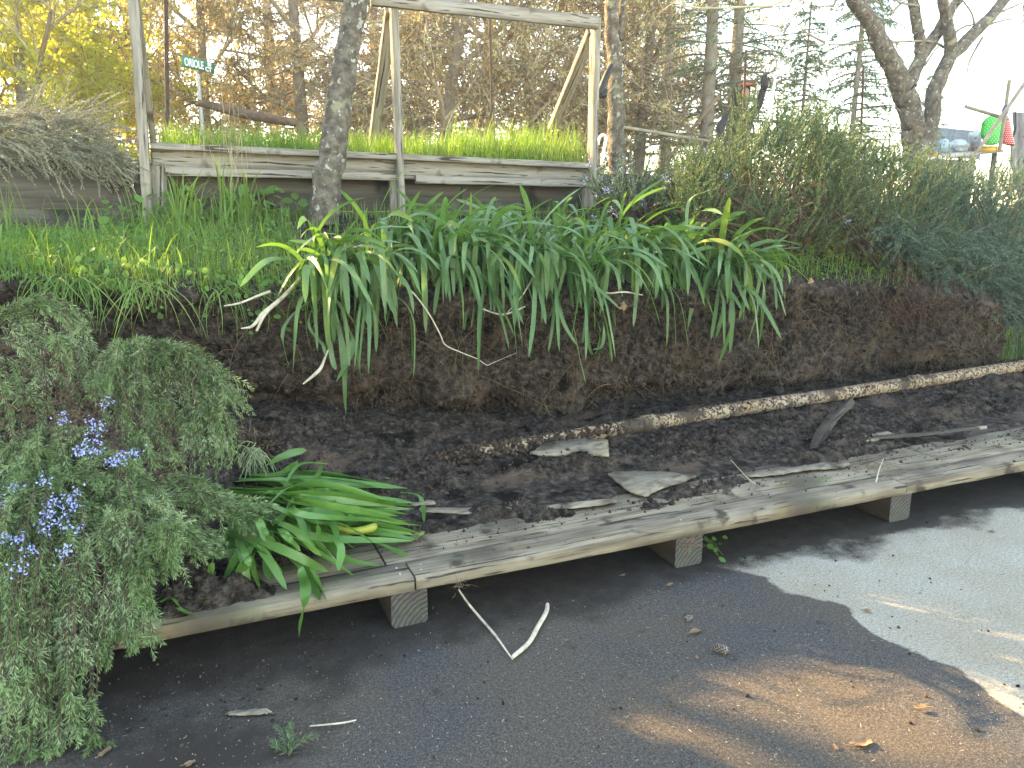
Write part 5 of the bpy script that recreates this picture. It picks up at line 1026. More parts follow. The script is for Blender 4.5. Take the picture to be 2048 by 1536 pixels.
mb = MB(); tree_tube(mb, [p2, p2 + [.4, .2, .5], p2 + [.9, .5, 1.3]], .04, .02, 12, 8, seed=2); tree_tube(mb, [p2, p2 + [-.4, .1, .6], p2 + [-1.0, .2, 1.5]], .04, .02, 12, 8, seed=3); put('limb', mb, M['bark'], t, True)
t = thing('forked_tree', 'tree with a lichen covered forked trunk lit on its left, beside the raised bed', 'tree', tuple(aty(1235, 330, 6.2)), 'trees near the raised bed')
mb = MB(); tree_tube(mb, [aty(1236, 350, 6.2), aty(1232, 300, 6.2), aty(1232, 200, 6.2), aty(1228, 110, 6.2), aty(1224, 40, 6.2), aty(1222, -60, 6.2), aty(1226, -260, 6.2)], .080, .052, 40, 16, seed=4); tree_tube(mb, [aty(1238, 80, 6.2), aty(1244, 40, 6.2), aty(1246, -20, 6.22), aty(1252, -200, 6.25)], .032, .026, 16, 10, seed=5); put('trunk', mb, M['bark'], t, True)
# the bare tree at the right
t = thing('bare_tree', 'large bare tree with two thick mottled stems forking against the sky at the right', 'tree', tuple(aty(1840, 320, 6.9)), 'trees near the raised bed'); YB = 6.9
mb = MB(); S_ = 3.55 / 1538 * 2
def lim(pts, a, b, seed, Y=YB): tree_tube(mb, [aty(x, y, Y + dy) if True else 0 for x, y, dy in pts], a, b, 26, 14, seed=seed, lump=.05)
w_ = lambda px: px * 9.2 / 1538 / 2
lim([(1832, 330, 0), (1828, 270, 0), (1818, 215, 0), (1805, 170, 0)], w_(46), w_(42), 1)
lim([(1808, 180, 0), (1790, 140, 0), (1765, 95, 0), (1745, 50, 0), (1715, 10, 0), (1680, -40, 0)], w_(40), w_(24), 2)
lim([(1815, 175, .05), (1828, 145, .05), (1845, 110, .05), (1870, 75, .05), (1890, 40, .05), (1915, 0, .1), (1940, -50, .1)], w_(28), w_(16), 3)
lim([(1842, 112, .05), (1838, 75, .05), (1832, 40, .05), (1826, 0, .05), (1820, -50, 0)], w_(22), w_(18), 4)
lim([(1826, 325, -.1), (1850, 280, -.1), (1866, 235, -.1), (1866, 190, -.1), (1885, 145, -.1), (1900, 115, -.1), (1925, 90, -.1), (1950, 65, -.1), (1985, 30, -.1), (2015, -10, -.1), (2050, -60, -.1)], w_(34), w_(18), 5)
lim([(1902, 112, -.1), (1900, 75, -.1), (1893, 40, -.1), (1885, 0, -.15), (1878, -50, -.2)], w_(24), w_(18), 6)
put('trunk', mb, M['bark'], t, True)
r = np.random.default_rng(15); mb = MB(); tw = []
for pts in [[(1888, 95, 0), (1860, 82, 0), (1790, 84, 0), (1720, 86, 0), (1650, 90, 0), (1615, 88, 0)], [(1650, 85, 0), (1630, 75, 0), (1608, 62, 0), (1600, 50, 0)], [(1905, 70, 0), (1925, 55, 0), (1950, 48, 0), (1975, 42, 0)], [(1985, 32, 0), (2010, 20, 0), (2048, 5, 0), (2090, -10, 0)], [(1950, 70, 0), (1945, 30, 0), (1925, 0, 0), (1900, -40, 0)], [(1965, 75, 0), (1945, 110, 0), (1935, 140, 0), (1945, 170, 0)], [(1780, 30, 0), (1800, 10, 0), (1830, -10, 0)], [(1840, 12, 0), (1800, 5, 0), (1780, -10, 0)], [(1850, 130, 0), (1852, 128, 0), (1870, 100, 0), (1890, 82, 0)], [(1672, -10, 0), (1668, 10, 0), (1650, 12, 0), (1630, 16, 0)], [(2048, 10, 0), (2048, 40, 0), (2030, 60, 0)], [(1975, 50, 0), (2010, 40, 0), (2040, 38, 0)]]:
    tw.append(cat([aty(a, b, YB) for a, b, _ in pts], 10))
tw = np.array(tw); btubes(mb, tw, np.linspace(.016, .005, 10)[None] * np.ones((len(tw), 1)), 6)
k = 90; x = r.uniform(1600, 2060, k); y = r.uniform(-60, 60, k); st = aty(x, y, YB); btubes(mb, strands(st, np.stack([r.normal(size=k), r.normal(size=k) * .4, .2 + r.normal(size=k) * .5], 1), r.uniform(.3, 1.0, k), 9, .3, .8, r), np.full((k, 9), .0035) * np.linspace(1.2, .4, 9), 4)
put('twigs', mb, M['bark_far'], t)
# bright twigs entering at the top
t = thing('overhanging_branch', 'pale leafless branch reaching in at the top right of the firs', 'branch', tuple(aty(1500, -60, 6.5))); mb = MB(); k = 46; x = r.uniform(1330, 1600, k); y = r.uniform(-90, 0, k); st = aty(x, y, 6.5)
btubes(mb, strands(st, np.stack([r.normal(size=k) * 1.4, r.normal(size=k) * .3, -.2 + r.normal(size=k) * .3], 1), r.uniform(.2, .6, k), 9, .8, 1.1, r), np.full((k, 9), .004) * np.linspace(1.3, .4, 9), 4); btubes(mb, cat([aty(1640, -60, 6.5), aty(1560, 5, 6.5), aty(1480, 14, 6.5), aty(1400, 16, 6.5), aty(1340, 5, 6.5)], 20), np.linspace(.014, .006, 20), 6); put('twigs', mb, M['twig_pale'], t)

# ------------------------------------------------------------------ background trees
def grow(r, base, d, L_, rad, depth, out, spread=.55, grav=0.0, kids=(3, 5), n=7, wob=.18):
    P = [base]; d = d / np.linalg.norm(d); b = r.normal(size=3) * wob
    for i in range(n - 1):
        d = d + b / n * 2 + r.normal(size=3) * wob * .35 + np.array([0, 0, grav]) / n; d = d / np.linalg.norm(d); P.append(P[-1] + d * L_ / (n - 1))
    P = np.array(P); out.append((P, np.linspace(rad, rad * (.55 if depth else .3), n), depth))
    if depth == 0: return
    for i in range(r.integers(*kids)):
        t = r.uniform(.25, 1.0); j = min(int(t * (n - 1)), n - 2); a = P[j]; dd = P[j + 1] - P[j]; dd = dd / np.linalg.norm(dd)
        q = r.normal(size=3); q = q - dd * (q @ dd); q /= np.linalg.norm(q); grow(r, a, dd * (1 - spread) + q * spread * 1.2, L_ * r.uniform(.5, .75), rad * .5, depth - 1, out, spread, grav, kids, n, wob)
def leafy(name, label, x, y, H, leafm, twigm, seed, leaf=.05, nl=9000, ntw=1400, z0=1.3, rad=.12, grp=None, low=.8, spreadr=2.4, gap=None, share=None, rot=0, sc=1.0):
    t = thing(name, label, 'tree', (x, y, z0), grp)
    if share is None:
        r = np.random.default_rng(seed); out = []; z = np.zeros(3)
        trunk = strands(z[None], np.array([[.05, 0, 1.]]), np.array([H * .8]), 10, -.1, .12, r)[0]
        mbT = MB(); btubes(mbT, trunk[None], np.linspace(rad, rad * .25, 10)[None], 9)
        nb = 15
        for i in range(nb):
            f = low / H + (1 - low / H) * (i + .5) / nb * .95; j = f * 9; k0 = min(int(j), 8); b = trunk[k0] + (trunk[k0 + 1] - trunk[k0]) * (j - k0); a = i * 2.4 + r.normal() * .4
            grow(r, b, np.array([math.cos(a), math.sin(a), r.uniform(.1, .8)]), spreadr * r.uniform(.55, 1.0) * (1 - .45 * f), rad * .38, 2, out, .5, -.05, (3, 5))
        mbL = MB(); P = np.array([o_[0] for o_ in out]); Rr = np.array([o_[1] for o_ in out]); btubes(mbL, P, Rr, 5)
        src = P[[i for i, o_ in enumerate(out) if o_[2] <= 1]]; i = r.integers(0, len(src), ntw); tt = r.uniform(.1, 1, (ntw, 1)); p, T = interp_paths(src[i], tt); p = p[:, 0]; T = T[:, 0]
        TW = strands(p, T + .9 * runit(ntw, r), r.uniform(.25, .8, ntw), 7, .6, .7, r); mbW = MB(); btubes(mbW, TW, np.full((ntw, 7), .0075) * np.linspace(1.3, .35, 7), 3)
        mbC = MB(); i = r.integers(0, ntw, nl); p, T = interp_paths(TW[i], r.uniform(.1, 1, (nl, 1))); p = p[:, 0] + r.normal(size=(nl, 3)) * .035
        keep = smooth(-.55, .1, fbm(p[:, 0] * .9, p[:, 1] * .9, p[:, 2] * .9, 3, seed)) > r.random(nl); p = p[keep]; nl = len(p)
        if gap is not None: kk = gap(p + np.array([x, y, z0])); p = p[kk]; nl = len(p)
        D = runit(nl, r) * (leaf * r.uniform(.6, 1.3, nl))[:, None]; D[:, 2] -= leaf * .3; W = nrm(np.cross(D, runit(nl, r))) * (leaf * .32 * r.uniform(.7, 1.2, nl))[:, None]; bdiam(mbC, p, D, W, .5)
        share = [(n_, mb_.mesh(n_), m_) for n_, mb_, m_ in (('trunk', mbT, M['bark_far']), ('limbs', mbL, M[twigm]), ('twigs', mbW, M[twigm]), ('crown', mbC, M[leafm]))]
        for n_, me, m_ in share: me.materials.append(m_)
    for n_, me, m_ in share:
        o = bpy.data.objects.new(n_, me); COL.objects.link(o); o.parent = t; o.rotation_euler = (0, 0, rot); o.scale = (sc, sc, sc)
    return share
def along(px, dist, z=1.3):
    d = _ray(px, 413); d = d / math.hypot(d[0], d[1]); return d[0] * dist, d[1] * dist
Y1 = leafy('leafy_tree', 'bright yellow green tree at the far left, backlit', *along(60, 14), 5.2, 'leaf_y', 'twig_pale', 1, nl=42000, leaf=.075, grp='background trees', low=.3)
leafy('leafy_tree', 'yellow green tree just left of the frame, deeper in shade', *along(-260, 15.5), 5.2, 'leaf_y', 'twig_pale', 1, grp='background trees', share=Y1, rot=1.9)
leafy('leafy_tree', 'yellow green tree behind the left frame post', *along(215, 17), 7.5, 'leaf_y', 'twig_pale', 1, grp='background trees', share=Y1, rot=3.6, sc=1.1)
O1 = leafy('budding_tree', 'orange budded twiggy tree behind the street sign', *along(420, 16.5), 8.5, 'leaf_o', 'twig_pale', 2, nl=46000, ntw=2800, leaf=.065, grp='background trees', low=.2)
leafy('budding_tree', 'orange budded tree behind the leaning trunk', *along(620, 15.5), 7.5, 'leaf_o', 'twig_pale', 2, grp='background trees', share=O1, rot=2.2, sc=1.15)
leafy('budding_tree', 'orange budded tree far behind the sign, paler', *along(300, 19), 7.5, 'leaf_o', 'twig_pale', 2, grp='background trees', share=O1, rot=4.2, sc=1.3)
B1 = leafy('twiggy_tree', 'dull brown twiggy tree seen through the right bay of the frame', *along(880, 12.5), 7.5, 'leaf_b', 'twig_brown', 3, nl=30000, ntw=2900, leaf=.06, grp='background trees', low=.2)
leafy('twiggy_tree', 'dull brown twiggy tree behind the middle frame post', *along(760, 17), 7.5, 'leaf_b', 'twig_brown', 3, grp='background trees', share=B1, rot=2.0, sc=1.2)
leafy('twiggy_tree', 'dull brown twiggy tree behind the right brace', *along(1080, 14), 7.5, 'leaf_b', 'twig_brown', 3, grp='background trees', share=B1, rot=3.9, sc=1.05)
leafy('twiggy_tree', 'dull brown twiggy tree right behind the forked trunk', *along(1270, 15), 7.5, 'leaf_b', 'twig_brown', 3, grp='background trees', share=B1, rot=5.2, sc=1.1)
leafy('twiggy_tree', 'far brown twiggy tree between the brace and the firs', *along(1180, 21), 7.5, 'leaf_b', 'twig_brown', 3, grp='background trees', share=B1, rot=.8, sc=1.4)
def conifer(label, x, y, H, rad, brl, seed, share=None, rot=0, sc=1.0, dens=1.0, low=.5, step=.16):
    t = thing('fir_tree', label, 'tree', (x, y, 1.2), 'firs beyond the bank')
    if share is None:
        r = np.random.default_rng(seed); mbT = MB(); btubes(mbT, np.array([[[0, 0, z] for z in np.linspace(0, H, 12)]]), np.linspace(rad, .02, 12)[None], 10)
        st, dr, ll = [], [], []; z = low
        while z < H - .1:
            for q in range(r.integers(2, 5)):
                a = r.uniform(0, 6.28); f = z / H; st.append((0, 0, z)); dr.append((math.cos(a), math.sin(a), r.uniform(-.05, .30))); ll.append(brl * (1 - f) ** .7 * r.uniform(.5, 1.1) + .12)
            z += step
        P = strands(np.array(st), np.array(dr), np.array(ll), 10, .55, .25, r); mbB = MB(); btubes(mbB, P, np.linspace(.016, .003, 10)[None] * np.ones((len(P), 1)), 4)
        m = len(P); k = int(20 * dens); tt = r.uniform(.12, 1, (m, k)); p, T = interp_paths(P, tt); p = p.reshape(-1, 3); T = T.reshape(-1, 3); side = nrm(np.cross(T, [0, 0, 1.])) * r.choice([-1, 1], (len(p), 1)); L2 = (.10 + .26 * r.random(len(p))) * (1.1 - .5 * tt.ravel())
        TW = strands(p, T * .8 + side + r.normal(size=p.shape) * .2, L2, 5, 1.1, .2, r); mbN = MB(); needles(mbN, TW, 13, .050, .013, 42, r, .2)
        share = [(n_, mb_.mesh(n_), m_) for n_, mb_, m_ in (('trunk', mbT, M['bark_far']), ('branches', mbB, M['bark_far']), ('needles', mbN, M['fir']))]
        for n_, me, m_ in share: me.materials.append(m_)
    for n_, me, m_ in share:
        o = bpy.data.objects.new(n_, me); COL.objects.link(o); o.parent = t; o.rotation_euler = (0, 0, rot); o.scale = (sc, sc, sc)
    return share
F1 = conifer('tall fir with long drooping branches, left one of the pair behind the figure', *along(1405, 14), 11, .13, 2.1, 5)
conifer('tall fir, right one of the pair behind the figure', *along(1455, 15), 11, .13, 2.1, 5, F1, 2.2)
conifer('dense fir behind the forked trunk', *along(1325, 18), 11, .13, 2.1, 5, F1, 4.1, 1.1)
conifer('fir standing far behind between the twiggy trees', *along(980, 19), 11, .13, 2.1, 5, F1, 1.1, 1.2)
conifer('fir far behind the leaning trunk', *along(560, 24), 11, .13, 2.1, 5, F1, 3.1, 1.4)
F2 = conifer('young narrow fir standing alone against the sky', *along(1690, 13.5), 4.6, .05, 1.0, 6, low=.3, step=.11)
conifer('tiny young fir seen between the two stems of the bare tree', *along(1840, 18), 4.6, .05, 1.0, 6, F2, 2.0, .62)
conifer('small fir low down behind the rosemary sprigs', *along(1590, 15), 4.6, .05, 1.0, 6, F2, 4.0, .8)
# unseen trees added left of view to shade the yard, crowns cut for sun
def sun_gap(p):
    w = .809 * p[:, 0] + .588 * p[:, 1]; a = .588 * p[:, 0] - .809 * p[:, 1]; v = p[:, 2] * math.cos(SUN_EL) + a * math.sin(SUN_EL)
    q = ((w - 2.58) / .40) ** 2 + ((v - .06) / .30) ** 2
    return (q > 1) & (w < 4.75 + .35 * vn(p[:, 2] * 2, 0, 0, 3))
def shade_at(w, d):                                                 # stands d metres up-sun of the yard
    a = -d; return (.809 * w + .588 * a) , (.588 * w - .809 * a)
M['leaf_shade'] = mat('dark_green_leaf', [(.05, .09, .03), (.09, .14, .04)], 2, .6, island=.4, transl=.3)
for i, (w, d, lab) in enumerate([(2.2, 14.5, 'unseen broad tree added for shade left of the yard, nearest the frame'), (-.6, 14.0, 'unseen broad tree added for shade left of the yard, middle of three'), (-3.6, 14.5, 'unseen broad tree added for shade left of the yard, furthest left')]):
    x, y = shade_at(w, d); leafy('added_shade_tree', lab, x, y, 8.5, 'leaf_shade', 'bark_far', 40 + i, leaf=.16, nl=30000, ntw=1500, grp='added shade trees left of the yard', low=2.6, spreadr=3.0, gap=sun_gap, rad=.16)

# ------------------------------------------------------------------ street sign, posts, pipes
def rod(name, A, B, rad, m, label, cat_, group=None, extra=None, sides=8):
    t = thing(name, label, cat_, tuple(np.array(A)), group); mb = MB(); A = np.array(A, float); B = np.array(B, float); btubes(mb, np.array([A + (B - A) * s for s in np.linspace(0, 1, 6)]) , np.full(6, rad), sides, cap=True); put('shaft', mb, M[m], t, True); return t
t = rod('rusty_stake', aty(335, 262, 7.3), aty(331, -60, 7.3), .017, 'rust', 'rusty steel stake behind the left bay of the frame', 'stake', 'rusty stakes')
rod('rusty_stake', aty(984, 225, 7.0), aty(979, 20, 7.0), .011, 'rust', 'thin rusty stake behind the right bay of the frame', 'stake', 'rusty stakes')
rod('rusty_stake', aty(1486, 240, 6.4), aty(1492, 100, 6.4), .013, 'rust', 'rusty stake standing in front of the hooded figure', 'stake', 'rusty stakes')
rod('rusty_stake', aty(1721, 300, 6.6), aty(1727, 130, 6.6), .012, 'rust', 'rusty stake behind the big rosemary beside the young fir', 'stake', 'rusty stakes')
sg = thing('street_sign', 'green street name sign on a perforated steel post among the trees', 'street sign', (.3, 12, 1.3))
A = aty(364, 122, 12.0); B = aty(429, 137, 12.3); cth = (A + B) / 2; dx = nrm((B - A)[None])[0]; hgt = .15; Ls = np.linalg.norm(B - A); upv = np.array([0, 0, 1.]); upv = upv - dx * (upv @ dx); upv = upv / np.linalg.norm(upv); nn = np.cross(dx, upv)
mb = MB(); V = [cth + dx * sx * Ls / 2 + upv * sy * hgt / 2 + nn * sz * .004 for sx, sy, sz in [(-1,-1,-1),(1,-1,-1),(1,1,-1),(-1,1,-1),(-1,-1,1),(1,-1,1),(1,1,1),(-1,1,1)]]
mb.add(V, [(0,3,2,1),(4,5,6,7),(0,1,5,4),(1,2,6,5),(2,3,7,6),(3,0,4,7)]); SP = put('sign_plate', mb, M['sign'], sg)
def lettering(txt, size, ox, oy, sx=1.0):
    cu = bpy.data.curves.new('txt', 'FONT'); cu.body = txt; cu.size = size; cu.extrude = .002; cu.offset = .004; to = bpy.data.objects.new('txt', cu); COL.objects.link(to); bpy.context.view_layer.update()
    me = bpy.data.meshes.new_from_object(to.evaluated_get(bpy.context.evaluated_depsgraph_get())); bpy.data.objects.remove(to)
    me.transform(Matrix.Diagonal((sx, 1, 1, 1))); nv = nn if nn @ (C0 - cth) > 0 else -nn
    Mx = Matrix([list(dx) , list(upv), list(nv)]).transposed().to_4x4(); Mx.translation = Vector(cth + dx * ox + upv * oy + nv * .008); lo_ = obj('lettering', me, M['white'], sg, M=Mx); lo_.parent = SP
lettering('ORIOLE', .140, -Ls / 2 + .03, -.046, .62); lettering('00', .073, Ls / 2 - .12, .01, .8); lettering('CT', .08, Ls / 2 - .16, -.06, 1.0)
pc = aty(396, 150, 12.15); mb = MB(); btubes(mb, np.array([pc + [0, 0, -.05 - i * .28] for i in range(10)]), np.full(10, .028), 4, cap=True); PO = put('post', mb, M['metal'], sg)
for i in range(44): 
    mb = MB(); c = pc + [0, -.0215, -.15 - i * .045]; btubes(mb, np.array([c, c + [0, -.0015, 0]]), np.array([.007, .007]), 8, cap=True); putsub('punched_hole', mb, M['black'], PO)
mb = MB(); btubes(mb, np.array([pc + [0, 0, -.06], pc + [0, 0, .01]]), np.array([.033, .026]), 8, cap=True); putsub('bracket', mb, M['metal'], PO, True)
tube_obj('fallen_log', [aty(395, 205, 9.2), aty(450, 218, 9.2), aty(510, 232, 9.2), aty(592, 246, 9.2)], [.035, .05, .055, .045], M['stem'], sides=9, label='dark log lying level behind the raised bed grass, right of the sign post', cat_='log')
rod('fence_rail', aty(1243, 254, 8.5), aty(1420, 283, 8.5), .022, 'bark_far', 'dark level rail running right from the forked trunk', 'rail')
stalk('hooked_pipe', [(1224, 130, 6.0), (1216, 145, 6.0), (1204, 175, 6.0), (1200, 188, 6.0), (1208, 190, 6.0), (1212, 178, 6.0)], [.02, .03, .032, .03, .02], 'black curved hose hooked on the left of the forked trunk', m='black', cat_='hose', n=20, sides=8)
stalk('white_crook', [(1203, 330, 5.9), (1208, 300, 5.9), (1212, 278, 5.9), (1206, 270, 5.9), (1199, 276, 5.9), (1196, 290, 5.9)], [.012, .013, .014, .014, .012, .010], 'small white crooked pipe between the right frame post and the forked trunk', m='white', cat_='pipe', n=24, sides=8)
stalk('white_crook', [(1528, 300, 8.3), (1538, 230, 8.3), (1546, 180, 8.3), (1549, 160, 8.3), (1543, 151, 8.3), (1534, 152, 8.3)], [.026, .024, .022, .022, .022, .02], 'tall white crooked pipe beside the hooded figure', m='white', cat_='pipe', n=26, sides=8)
rod('leaning_pole', aty(1925, 345, 5.6), aty(2075, 130, 5.6), .019, 'bark_far', 'long dark pole leaning up to the right edge', 'pole', 'crossed poles at the right')
tp = rod('upright_pole', aty(1999, 305, 6.1), aty(2019, 160, 6.1), .020, 'bark_far', 'short dark upright pole crossing behind the leaning pole', 'pole', 'crossed poles at the right')
rod('level_pole', aty(1931, 213, 6.2), aty(2015, 238, 6.2), .020, 'bark_far', 'thin pole poking out left towards the bare tree', 'pole', 'crossed poles at the right')
M['blue'] = mat('blue_tape', [(.03, .04, .16), (.05, .06, .25)], 10, .5)
r = np.random.default_rng(61); c = aty(2011, 220, 6.07); mb = MB(); btubes(mb, cat([c + [0, 0, -.05], c, c + [.01, 0, .05]], 5), np.array([.024, .034, .036, .032, .024]), 9, cap=True); put('tape_binding', mb, M['blue'], tp)

# ------------------------------------------------------------------ the hooded figure behind the rosemary
YF = 8.5
def mat_clothes():
    m = bpy.data.materials.new('work_clothes'); m.use_nodes = True; N = m.node_tree.nodes; L = m.node_tree.links; bs = N['Principled BSDF']; bs.inputs['Roughness'].default_value = .85
    tc = N.new('ShaderNodeTexCoord'); sp = N.new('ShaderNodeSeparateXYZ'); L.new(tc.outputs['Object'], sp.inputs[0]); rp = N.new('ShaderNodeValToRGB'); rp.color_ramp.interpolation = 'CONSTANT'
    mr = N.new('ShaderNodeMapRange'); mr.inputs['From Max'].default_value = 1.8; L.new(sp.outputs['Z'], mr.inputs['Value']); L.new(mr.outputs[0], rp.inputs[0])
    e = rp.color_ramp.elements; e[0].color = (.22, .21, .19, 1); e[1].position = .84 / 1.8; e[1].color = (.022, .022, .028, 1); x = e.new(1.70 / 1.8); x.color = (.022, .022, .028, 1)
    L.new(rp.outputs[0], bs.inputs['Base Color']); return m
base = aty(1482, 300, YF); base[2] = 1.36
pn = thing('person', 'person in dark hooded jacket and orange brimmed cap, arm raised, behind the rosemary', 'person', tuple(base))
J = {'pelvis': (1483, 318, 8.5, .12, .09), 'waist': (1483, 290, 8.5, .11, .085), 'chest': (1484, 245, 8.5, .15, .10), 'neck': (1484, 214, 8.5, .055, .055), 'head': (1484, 195, 8.48, .075, .085), 'crown': (1484, 178, 8.48, .07, .075), 'nose': (1492, 190, 8.40, .016, .016),
     'shL': (1463, 222, 8.5, .065, .06), 'elL': (1437, 258, 8.45, .055, .055), 'wrL': (1452, 283, 8.25, .038, .035), 'shR': (1506, 224, 8.5, .065, .06), 'elR': (1517, 212, 8.4, .055, .055), 'wrR': (1528, 172, 8.35, .042, .04),
     'hpL': (1474, 335, 8.5, .085, .085), 'hpR': (1493, 335, 8.5, .085, .085)}
names = list(J); V = []; RR = []
for k in names: p = aty(*J[k][:3]) - base; V.append(p); RR.append(J[k][3:])
def addj(n, p, r_): names.append(n); V.append(np.array(p, float)); RR.append((r_, r_))
hl, hr = V[names.index('hpL')], V[names.index('hpR')]
addj('knL', [hl[0], .02, .47], .06); addj('anL', [hl[0] - .02, .05, .09], .042); addj('toL', [hl[0] - .02, -.12, .04], .035); addj('knR', [hr[0] + .02, .0, .47], .06); addj('anR', [hr[0] + .04, .05, .09], .042); addj('toR', [hr[0] + .05, -.12, .04], .035)
E_ = [('pelvis', 'waist'), ('waist', 'chest'), ('chest', 'neck'), ('neck', 'head'), ('head', 'crown'), ('head', 'nose'), ('chest', 'shL'), ('shL', 'elL'), ('elL', 'wrL'), ('chest', 'shR'), ('shR', 'elR'), ('elR', 'wrR'), ('pelvis', 'hpL'), ('pelvis', 'hpR'), ('hpL', 'knL'), ('knL', 'anL'), ('anL', 'toL'), ('hpR', 'knR'), ('knR', 'anR'), ('anR', 'toR')]
# fingers: short chains rooted in each hand
for sd_, w, el in (('L', 'wrL', 'elL'), ('R', 'wrR', 'elR')):
    wv = V[names.index(w)]; d = wv - V[names.index(el)]; d = d / np.linalg.norm(d); s = np.cross(d, [0, 1., 0]); s = s / np.linalg.norm(s); palm = wv + d * .055; addj('palm' + sd_, palm, .03); E_.append((w, 'palm' + sd_))
    for i, (o_, l_) in enumerate([(-.030, .065), (-.010, .08), (.010, .075), (.030, .06)]):
        addj(f'f{sd_}{i}', palm + d * .05 + s * o_ + np.array([0, -.01, 0]), .010); addj(f'g{sd_}{i}', palm + d * (.05 + l_ * .6) + s * o_ * 1.2 + np.array([0, -.03, 0]), .009); E_ += [('palm' + sd_, f'f{sd_}{i}'), (f'f{sd_}{i}', f'g{sd_}{i}')]
    addj('t' + sd_, palm - s * .045 + d * .02, .011); addj('u' + sd_, palm - s * .06 + d * .05 + np.array([0, -.02, 0]), .009); E_ += [('palm' + sd_, 't' + sd_), ('t' + sd_, 'u' + sd_)]
me = bpy.data.meshes.new('body'); me.from_pydata([tuple(v) for v in V], [(names.index(a), names.index(b)) for a, b in E_], []); me.update()
o = bpy.data.objects.new('body', me); COL.objects.link(o); o.parent = pn; me.materials.append(mat_clothes()); sk = o.modifiers.new('skin', 'SKIN'); sb = o.modifiers.new('sub', 'SUBSURF'); sb.levels = sb.render_levels = 2
sl = me.skin_vertices[0].data
for i in range(len(names)): sl[i].radius = RR[i]; sl[i].use_root = (i == 0)
def blob(name, c, s, m, parent, cut=None, noise=.08, seed=0, res=(18, 12), freq=6, squash=None):
    th, ph = np.meshgrid(np.linspace(0, 2 * np.pi, res[0] + 1), np.linspace(0, np.pi, res[1])); X_ = np.sin(ph) * np.cos(th); Y_ = np.sin(ph) * np.sin(th); Z_ = np.cos(ph)
    q = 1 + noise * fbm(X_ * freq / 3 + seed, Y_ * freq / 3, Z_ * freq / 3, 3, seed); X_ = X_ * q * s[0] + c[0]; Y_ = Y_ * q * s[1] + c[1]; Z_ = Z_ * q * s[2] + c[2]
    mb = MB(); grid(mb, X_, Y_, Z_); v = mb.v[0]; f = mb.f[0]
    if cut is not None: f = f[cut(v[f].mean(1))]; mb.f[0] = f; mb.m[0] = np.zeros(len(f))
    return put(name, mb, m, parent, True)
hc = aty(1484, 188, 8.48)
blob('hood', hc + [0, .02, .0], (.115, .13, .155), M['black'], pn, cut=lambda c: ~((c[:, 1] < hc[1] - .04) & (np.abs(c[:, 0] - hc[0]) < .075) & (np.abs(c[:, 2] - hc[2]) < .10)), noise=.05)
M['orange'] = mat('orange_cap', [(.40, .10, .05), (.52, .15, .08)], 20, .7)
blob('cap', hc + [.01, -.04, .10], (.085, .10, .035), M['orange'], pn, noise=.03, cut=lambda c: c[:, 2] > hc[2] + .085); blob('cap_brim', hc + [.055, -.13, .095], (.065, .07, .009), M['orange'], pn, noise=.02)
M['skin'] = mat('skin', [(.34, .20, .14), (.42, .26, .19)], 9, .6)
FC = blob('face', hc + [.005, -.055, -.01], (.062, .05, .085), M['skin'], pn, noise=.03)
mb = MB(); bdiam(mb, np.array([hc + [.005, -.105, .012]]), np.array([[0, -.012, -.035]]), np.array([[.011, 0, 0]]), .8); putsub('nose', mb, M['skin'], FC)
for s in (-1, 1):
    mb = MB(); lumps(mb, np.array([hc + [s * .028 + .005, -.098, .012]]), np.array([.008])); putsub('eye', mb, M['black'], FC)
mb = MB(); bdiam(mb, np.array([hc + [-.018, -.104, -.045]]), np.array([[.05, 0, 0]]), np.array([[0, 0, .004]])); putsub('mouth', mb, M['orange'], FC)
blob('glove', aty(1529, 166, 8.34), (.05, .05, .10), M['black'], pn, noise=.2, seed=9, freq=12)
blob('jacket_cuff', aty(1443, 272, 8.33), (.065, .07, .05), M['black'], pn, noise=.12, seed=3, freq=14)

# ------------------------------------------------------------------ clutter at the right edge
def prism(name, poly, Y, dep, m, label=None, cat_=None, parent=None, group=None):
    P = np.array([aty(a, b, Y) for a, b in poly]); k = len(P); Q = P + [0, dep, 0]; mb = MB(); V = np.concatenate([P, Q]); j = np.arange(k); j2 = (j + 1) % k
    mb.add(V, [list(range(k))]); mb.f.append(np.array([list(range(2 * k - 1, k - 1, -1))])); mb.m.append(np.zeros(1)); mb.f.append(np.stack([j, j + k, j2 + k, j2], 1)); mb.m.append(np.zeros(k))
    if parent is not None: return put(name, mb, m, parent)
    return solo(name, mb, m, label=label, cat_=cat_, group=group)
cm = lambda n, c, **k: mat(n, [tuple(x * .8 for x in c), c], 6, k.pop('rough', .6), **k)
M['red'] = cm('red_plastic', (.60, .045, .05)); M['grn'] = cm('green_plastic', (.03, .50, .07)); M['yel'] = cm('yellow_plastic', (.80, .50, .04)); M['bagw'] = mat('white_bag', [(.62, .66, .68), (.78, .82, .82)], 12, .4, .3, 20, spots=[((.20, .42, .50), 7, .60, .04)], transl=.2); M['bagb'] = mat('pale_blue_bag', [(.42, .58, .66), (.62, .74, .78)], 12, .4, .3, 20, transl=.2)
M['tarp'] = mat('grey_bark_tarp', [(.12, .11, .12), (.24, .23, .24), (.34, .32, .32)], 9, .9, .8, 22, stretch=(1, 1, .2)); M['slate'] = mat('slate_shingle', [(.10, .115, .14), (.16, .175, .20)], 4, .8, island=.2); M['tan'] = cm('tan_cloth', (.40, .27, .17)); M['tabletop'] = cm('pale_table_top', (.66, .58, .50))
tb = thing('work_table', 'pale topped table beyond the rosemary, piled with bags and boxes', 'table', tuple(aty(1895, 330, 7.4)))
